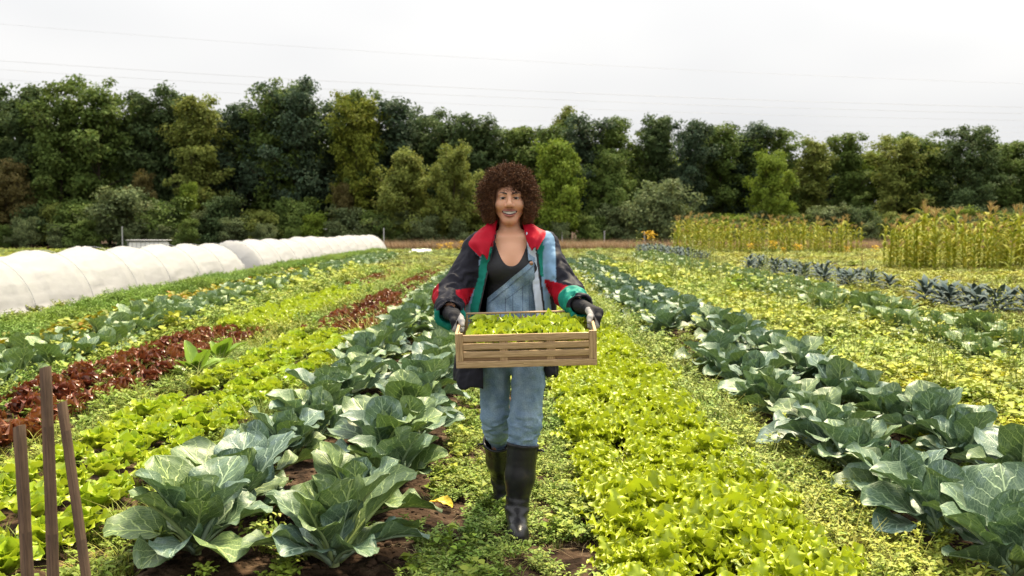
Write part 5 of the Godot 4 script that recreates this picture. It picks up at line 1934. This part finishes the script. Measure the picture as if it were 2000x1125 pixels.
	var jc := func(p: Vector3) -> Color:
		var a := slv.ev(p)
		if a < 0.016 and absf(p.x) > 0.15:
			if p.x < 0:
				var t := (p - er).dot(ur)
				var side := (p - er - ur * t)
				if t > 0.10 and side.y < -0.022 - 0.1 * (0.2 - t): return teal
				if t > 0.195 and side.y < 0.012: return teal
				if t > -0.09 and t < 0.14 and side.x > 0.030 and p.y < 1.16: return redc
				if t > -0.05 and t < 0.10 and side.x < -0.052: return redc
				return navy
			var t := (p - el).dot(ul)
			var side := p - el - ul * t
			if t > 0.215 and side.y > -0.01: return navy
			if t > 0.19 and side.x > 0.045: return navy
			if t > 0.085 + 0.25 * side.x: return teal
			if p.y < 1.195 - (p.x - 0.2) * 0.25: return redc
			if p.x < 0.208 and p.z > 0.03: return sky
			return navy
		if p.z > 0.03 and p.y > 0.90:
			var t := clampf((1.42 - p.y) / 0.36, 0.0, 1.0)
			var e := lerpf(-0.072, -0.152, t) - p.x
			if e > -0.02:
				if e < 0.008: return navy
				if e < 0.050: return teal if p.y < 1.36 else redc
				if e < 0.085: return sky
				return navy
			var g := p.x - lerpf(0.066, 0.112, t)
			if g > -0.02:
				if g < 0.038: return pale
				if g < 0.046: return navy
				if g < 0.078: return teal if p.y > 1.22 else sky
				if g < 0.13: return sky if p.y > 1.13 else navy
		return navy
	mb = MB.new()
	nets(mb, jfn, Vector3(-0.41, 0.66, -0.24), Vector3(0.41, 1.48, 0.37), 0.0068, jc, 0.022)
	var nylon := leafy(0.62, 0.25, 0.0)
	part("jacket", mb.mesh(nylon), o)
	# red collar laid open on both sides, standing behind the neck
	var col := MB.new()
	var inner := [Vector3(-0.118, 1.300, 0.142), Vector3(-0.100, 1.375, 0.118), Vector3(-0.082, 1.430, 0.060), Vector3(-0.072, 1.478, 0.005), Vector3(-0.052, 1.492, -0.055), Vector3(-0.01, 1.495, -0.085), Vector3(0.035, 1.490, -0.06), Vector3(0.052, 1.470, 0.0), Vector3(0.062, 1.425, 0.058), Vector3(0.074, 1.385, 0.112), Vector3(0.094, 1.340, 0.140)]
	var outer := [Vector3(-0.150, 1.318, 0.152), Vector3(-0.205, 1.368, 0.122), Vector3(-0.185, 1.412, 0.070), Vector3(-0.145, 1.440, 0.010), Vector3(-0.10, 1.425, -0.07), Vector3(-0.01, 1.415, -0.125), Vector3(0.085, 1.425, -0.075), Vector3(0.125, 1.440, 0.0), Vector3(0.160, 1.432, 0.070), Vector3(0.152, 1.402, 0.120), Vector3(0.120, 1.345, 0.152)]
	var ci := Curve3D.new()
	var co := Curve3D.new()
	for k in inner.size():
		var pv: Vector3 = (inner[mini(k + 1, 10)] - inner[maxi(k - 1, 0)]) * 0.16
		var pw: Vector3 = (outer[mini(k + 1, 10)] - outer[maxi(k - 1, 0)]) * 0.12
		ci.add_point(inner[k], -pv, pv)
		co.add_point(outer[k], -pw, pw)
	var rows := []
	for k in 71:
		var f := k / 7.0
		var i := mini(int(f), 9)
		var a := ci.sample(i, f - i)
		var b := co.sample(i, f - i)
		var r := []
		for j in 9:
			var t := j / 8.0
			var up := Vector3(0, 0.016 * sin(t * PI), 0.010 * sin(t * PI))
			r.push_back(a.lerp(b, t) + up + Vector3(0, 0.003, 0.004) * wr.get_noise_2d(k * 0.12, j * 0.35) * 2.0)
		rows.push_back(r)
	sheet(col, rows, 0.004)
	part("collar", col.mesh(paint(0.36, 0.006, 0.020, 0.6, 0.25)), o)
	# dark zip edge along each front
	for s in 2:
		var pts := PackedVector3Array()
		var rr := PackedFloat32Array()
		for k in 24:
			var y := lerpf(1.33, 0.92, k / 23.0)
			var t := clampf((1.42 - y) / 0.36, 0.0, 1.0)
			var x := lerpf(-0.072, -0.152, t) - 0.004 if s == 0 else lerpf(0.066, 0.112, t) + 0.040
			var p := Vector3(x, y, 0.34)
			for q in 40:
				var dd: float = jfn.call(p)
				if dd < 0.001: break
				p.z -= maxf(dd * 0.6, 0.001)
				if p.z < 0.02: break
			pts.push_back(p)
			rr.push_back(0.0032)
		var z := MB.new()
		tube(z, pts, rr, 5)
		part("zip", z.mesh(paint(0.02, 0.02, 0.022, 0.4)), o)

	# boots
	for s in 2:
		var bm := MB.new()
		var kn := kneL if s == 0 else kneR
		var an := ankL if s == 0 else ankR
		var ax := (kn - an).normalized()
		var toe_dir := Vector3(0.03, -0.02, 1.0).normalized() if s == 0 else Vector3(0.02, -0.80, 0.62).normalized()
		var topp := an + ax * 0.325
		var heel := an + Vector3(0, -0.055, -0.035) if s == 0 else an + Vector3(0, -0.02, -0.065)
		var ball := heel + toe_dir * 0.20 + (Vector3.ZERO if s == 0 else Vector3(0, 0, 0.01))
		var bf := Field.new()
		bf.k = 0.03
		bf.bone(topp + ax * 0.05, an.lerp(topp, 0.5), 0.078, 0.068)
		bf.bone(an.lerp(topp, 0.5), an + ax * 0.02, 0.068, 0.052)
		bf.bone(an, heel, 0.050, 0.041)
		bf.bone(heel, ball, 0.041, 0.044)
		bf.bone(an + toe_dir * 0.03, ball - toe_dir * 0.05, 0.046, 0.036)
		bf.bone(ball, ball + toe_dir * 0.045, 0.043, 0.034)
		var sn := Vector3(0, -1, 0) if s == 0 else (toe_dir.cross(Vector3.RIGHT)).normalized() * -1.0
		if s == 1 and sn.dot(Vector3(0, -1, -1)) < 0: sn = -sn
		var soled := (heel.dot(sn) + 0.040) if s == 1 else 0.0
		var bfn := func(p: Vector3) -> float:
			var d := bf.ev(p)
			d -= 0.0025 * sin((p - an).dot(ax) * 150.0) * smoothstep(0.10, 0.02, absf((p - an).dot(ax) - 0.03))
			# rubber band round the foot and the rim at the top
			if s == 0 and p.y < 0.034: d -= 0.004
			if absf((p - topp).dot(ax) + 0.008) < 0.008: d -= 0.003
			d = maxf(d, (p - topp).dot(ax))
			d = maxf(d, -cap(p, topp - ax * 0.06, topp + ax * 0.1, 0.065, 0.068))
			return maxf(d, -p.y - 0.004) if s == 0 else maxf(d, p.dot(sn) - soled)
		var lo := topp.min(heel).min(ball + toe_dir * 0.09) - Vector3(0.09, 0.07, 0.09)
		var hi := topp.max(heel).max(ball + toe_dir * 0.09) + Vector3(0.09, 0.03, 0.09)
		nets(bm, bfn, lo, hi, 0.0058, func(_p: Vector3) -> Color: return Color(1, 1, 1), 0.008)
		var bmat: StandardMaterial3D = M.get("rubber")
		if bmat == null:
			bmat = StandardMaterial3D.new()
			bmat.albedo_texture = noise_tex(304, 0.012, 256, [Color(0.011, 0.011, 0.013), Color(0.02, 0.02, 0.022), Color(0.05, 0.042, 0.034)], [0.3, 0.7, 0.97])
			bmat.uv1_triplanar = true
			bmat.uv1_scale = Vector3(4, 4, 4)
			bmat.roughness = 0.34
			bmat.metallic_specular = 0.4
			M.rubber = bmat
		var bo := part("boot", bm.mesh(bmat), o)
		var sb := MB.new()
		var out := Vector3(1 if s == 0 else -1, 0, 0.2).normalized()
		var q := topp - ax * 0.035 + out * 0.072
		bbox(sb, Transform3D(Basis.looking_at(out, ax), q), Vector3(0.034, 0.020, 0.008), 0.003)
		tube(sb, PackedVector3Array([q + ax * 0.002, q + out * 0.022 + ax * 0.004, q + out * 0.034 - ax * 0.004]), PackedFloat32Array([0.007, 0.006, 0.004]), 6)
		part("strap", sb.mesh(bmat), bo)


	# gloved hands closed on the crate's side rails
	var cb := crate_basis()
	var org := Vector3(0, 0, -4.85)
	for s in [-1.0, 1.0]:
		var wrist := hr if s < 0 else hl
		var rail := func(z: float) -> Vector3: return cb * Vector3(s * 0.294, 0.145, z) - org
		var hf := Field.new()
		hf.k = 0.012
		var z0 := -0.055
		var mid: Vector3 = (rail.call(z0 + 0.03) as Vector3) + Vector3(s * 0.026, 0.030, 0)
		hf.bone(wrist - (mid - wrist) * 0.4, wrist, 0.032, 0.031)
		hf.bone(wrist, mid, 0.031, 0.024)
		hf.bone(wrist, (rail.call(z0 - 0.01) as Vector3) + Vector3(s * 0.028, 0.020, 0), 0.028, 0.018)
		var knob := []
		for k in 4:
			var zz := z0 + k * 0.0225
			var lenf: float = [0.85, 1.0, 1.05, 0.95][k]
			var kn: Vector3 = (rail.call(zz) as Vector3) + Vector3(s * 0.026, 0.018, 0)
			var k1: Vector3 = (rail.call(zz + 0.003) as Vector3) + Vector3(s * 0.021, -0.016 * lenf, 0)
			var k2: Vector3 = (rail.call(zz + 0.004) as Vector3) + Vector3(s * 0.004, -0.028 * lenf, 0)
			var k3: Vector3 = (rail.call(zz + 0.005) as Vector3) + Vector3(-s * 0.013, -0.024 * lenf, 0)
			hf.bone(mid, kn, 0.020, 0.0125)
			hf.bone(kn, k1, 0.0122, 0.0112)
			hf.bone(k1, k2, 0.0110, 0.0102)
			hf.bone(k2, k3, 0.0100, 0.0090)
			knob.push_back(k2)
		var th0: Vector3 = wrist.lerp(mid, 0.55) + Vector3(-s * 0.016, 0.012, 0)
		var th1: Vector3 = (rail.call(z0 + 0.045) as Vector3) + Vector3(-s * 0.004, 0.026, 0)
		var th2: Vector3 = (rail.call(z0 + 0.075) as Vector3) + Vector3(-s * 0.012, 0.018, 0)
		var th3: Vector3 = (rail.call(z0 + 0.094) as Vector3) + Vector3(-s * 0.016, 0.006, 0)
		hf.bone(th0, th1, 0.019, 0.0135)
		hf.bone(th1, th2, 0.0135, 0.0118)
		hf.bone(th2, th3, 0.0115, 0.0095)
		var lo := wrist.min(mid).min(knob[0]) - Vector3(0.07, 0.08, 0.07)
		var hi := wrist.max(mid).max(knob[3]) + Vector3(0.07, 0.05, 0.07)
		var gm := MB.new()
		var axis: Vector3 = (mid - wrist).normalized()
		nets(gm, func(p: Vector3) -> float: return maxf(hf.ev(p) - 0.0012 * wr.get_noise_3d(p.x * 60.0, p.y * 60.0, p.z * 60.0), -(p - wrist).dot(axis) - 0.045), lo, hi, 0.0032, func(p: Vector3) -> Color:
			if cap(p, th1, th3, 0.0155, 0.013) < 0.0: return Color(0.34, 0.32, 0.30)
			for q in knob:
				if (p - (q as Vector3)).length() < 0.019: return Color(0.30, 0.29, 0.28)
			if (p - mid).dot(Vector3(-s, -0.5, 0)) > 0.022 and p.z > mid.z - 0.015: return Color(0.30, 0.29, 0.28)
			return Color(0.018, 0.018, 0.020), 0.002)
		part("glove", gm.mesh(leafy(0.8, 0.3, 0.0)), o)

	build_hair(o)

func build_hair(o: Node3D) -> void:
	# cap of hair close to the scalp, and thousands of curls standing out from it
	var c := HC + Vector3(-0.003, 0.022, -0.03)
	var openf := func(p: Vector3) -> float:   # the face looks out of this gap: negative inside
		var q := p - HC
		if q.z < -0.01: return 1.0
		var brow := 0.056 - 0.95 * maxf(q.x - 0.004, 0.0) - 0.20 * maxf(-q.x - 0.03, 0.0)
		return maxf(absf(q.x + 0.001) - 0.066, q.y - brow)
	var mb := MB.new()
	nets(mb, func(p: Vector3) -> float:
		var d := ell(p, c + Vector3(0, -0.005, -0.005), Vector3(0.118, 0.135, 0.108))
		d = smin(d, ell(p, c + Vector3(-0.09, -0.085, 0.0), Vector3(0.045, 0.07, 0.06)), 0.05)
		d = smin(d, ell(p, c + Vector3(0.085, -0.085, 0.0), Vector3(0.045, 0.07, 0.06)), 0.05)
		var q := p - HC
		if q.z > -0.03: d = smax(d, -maxf(openf.call(Vector3(p.x, p.y, maxf(p.z, HC.z))), -0.03 - q.z), 0.01)
		return maxf(d, -(head_field(p) + 0.002)), HC + Vector3(-0.17, -0.19, -0.18), HC + Vector3(0.17, 0.18, 0.12), 0.0075, func(_p: Vector3) -> Color: return Color(0.085, 0.040, 0.021), 0.01)
	var hm := leafy(0.55, 0.25, 0.45)
	var hair := part("hair", mb.mesh(hm), o)
	var cm := MB.new()
	var n := 0
	var tries := 0
	while n < 8500 and tries < 60000:
		tries += 1
		var dv := Vector3(rf(-1, 1), rf(-1, 1), rf(-1, 1))
		if dv.length() > 1.0 or dv.length() < 0.2: continue
		dv = dv.normalized()
		if dv.y < -0.72: continue
		var depth := pow(rng.randf(), 0.55)
		# outline: wide at the sides, a bump on top
		var R := Vector3(0.143, 0.152, 0.130)
		if dv.y < 0.0: R = Vector3(0.148, 0.198, 0.130)
		if dv.x < 0.0: R.x *= 1.05
		var bump := 1.0 + 0.06 * sin(dv.x * 7.0 + 1.0) * cos(dv.z * 6.0 + dv.y * 5.0) + 0.05 * sin(dv.x * 15.0 + dv.y * 13.0 + dv.z * 11.0) + (rf(0.02, 0.09) if rng.randf() < 0.06 else 0.0)
		var root := c + dv * R * lerpf(0.62, 0.97, depth) * bump
		var fo: float = openf.call(root)
		var onface := root.z > HC.z - 0.01 and fo < 0.004
		if onface: continue
		if head_field(root) < 0.004: continue
		if root.z > HC.z + 0.06 and root.y < HC.y - 0.05 and absf(root.x - HC.x) < 0.09: continue
		n += 1
		var dir := (dv * Vector3(1, 0.8, 1) + Vector3(rf(-0.8, 0.8), rf(-1.0, 0.5), rf(-0.8, 0.8))).normalized()
		var ax := dir.cross(Vector3(rf(-1, 1), rf(-1, 1), rf(-1, 1))).normalized()
		var ay := dir.cross(ax)
		var L := rf(0.016, 0.038)
		var cr := rf(0.0022, 0.0048)
		var turns := rf(1.6, 3.6)
		var tone := rng.randf()
		var col := Color(0.040, 0.018, 0.010).lerp(Color(0.19, 0.092, 0.045), tone * tone)
		var prev := -1
		var segs := 14
		var wd := rf(0.0008, 0.0014)
		for s in segs + 1:
			var t := s / float(segs)
			var a := turns * TAU * t + tone * 6.0
			var p := root + dir * (L * (t - 0.35)) + (ax * cos(a) + ay * sin(a)) * (cr * (0.4 + 0.6 * t))
			if p.z > HC.z + 0.03 and openf.call(p) < -0.004: break
			var out := (ax * cos(a) + ay * sin(a)) * 0.6 + dir * 0.8
			var i := cm.p(p - out * wd, col)
			cm.p(p + out * wd, col)
			if prev >= 0: cm.q(prev, i, i + 1, prev + 1)
			prev = i
	# a few loose curls over the forehead
	for k in 16:
		var x := rf(-0.028, 0.05)
		var y0 := HC.y + rf(0.045, 0.065) - 0.25 * maxf(x, 0)
		var z0 := HC.z + 0.093 - 2.6 * x * x
		var prev := -1
		var L := rf(0.018, 0.040) * (0.7 + 6.0 * maxf(x, 0.0))
		var col := Color(0.05, 0.022, 0.012)
		for s in 25:
			var t := s / 24.0
			var a := t * 11.0 + k
			var p := Vector3(HC.x + x + cos(a) * 0.0035, y0 - L * t, z0 + sin(a) * 0.0035 + 0.004)
			var i := cm.p(p - Vector3(0.0008, 0.0004, 0), col)
			cm.p(p + Vector3(0.0008, 0.0004, 0), col)
			if prev >= 0: cm.q(prev, i, i + 1, prev + 1)
			prev = i
	part("curls", cm.mesh(hm), hair)
func _ready() -> void:
	soil_noise = fnl(2, 0.9, 3)
	build_camera_and_light()
	build_ground()
	build_trees()
	build_brassicas()
	build_lettuces()
	build_mustard()
	build_tunnels()
	build_maize()
	build_kale()
	build_odds()
	build_crate()
	build_person()
	build_weeds()
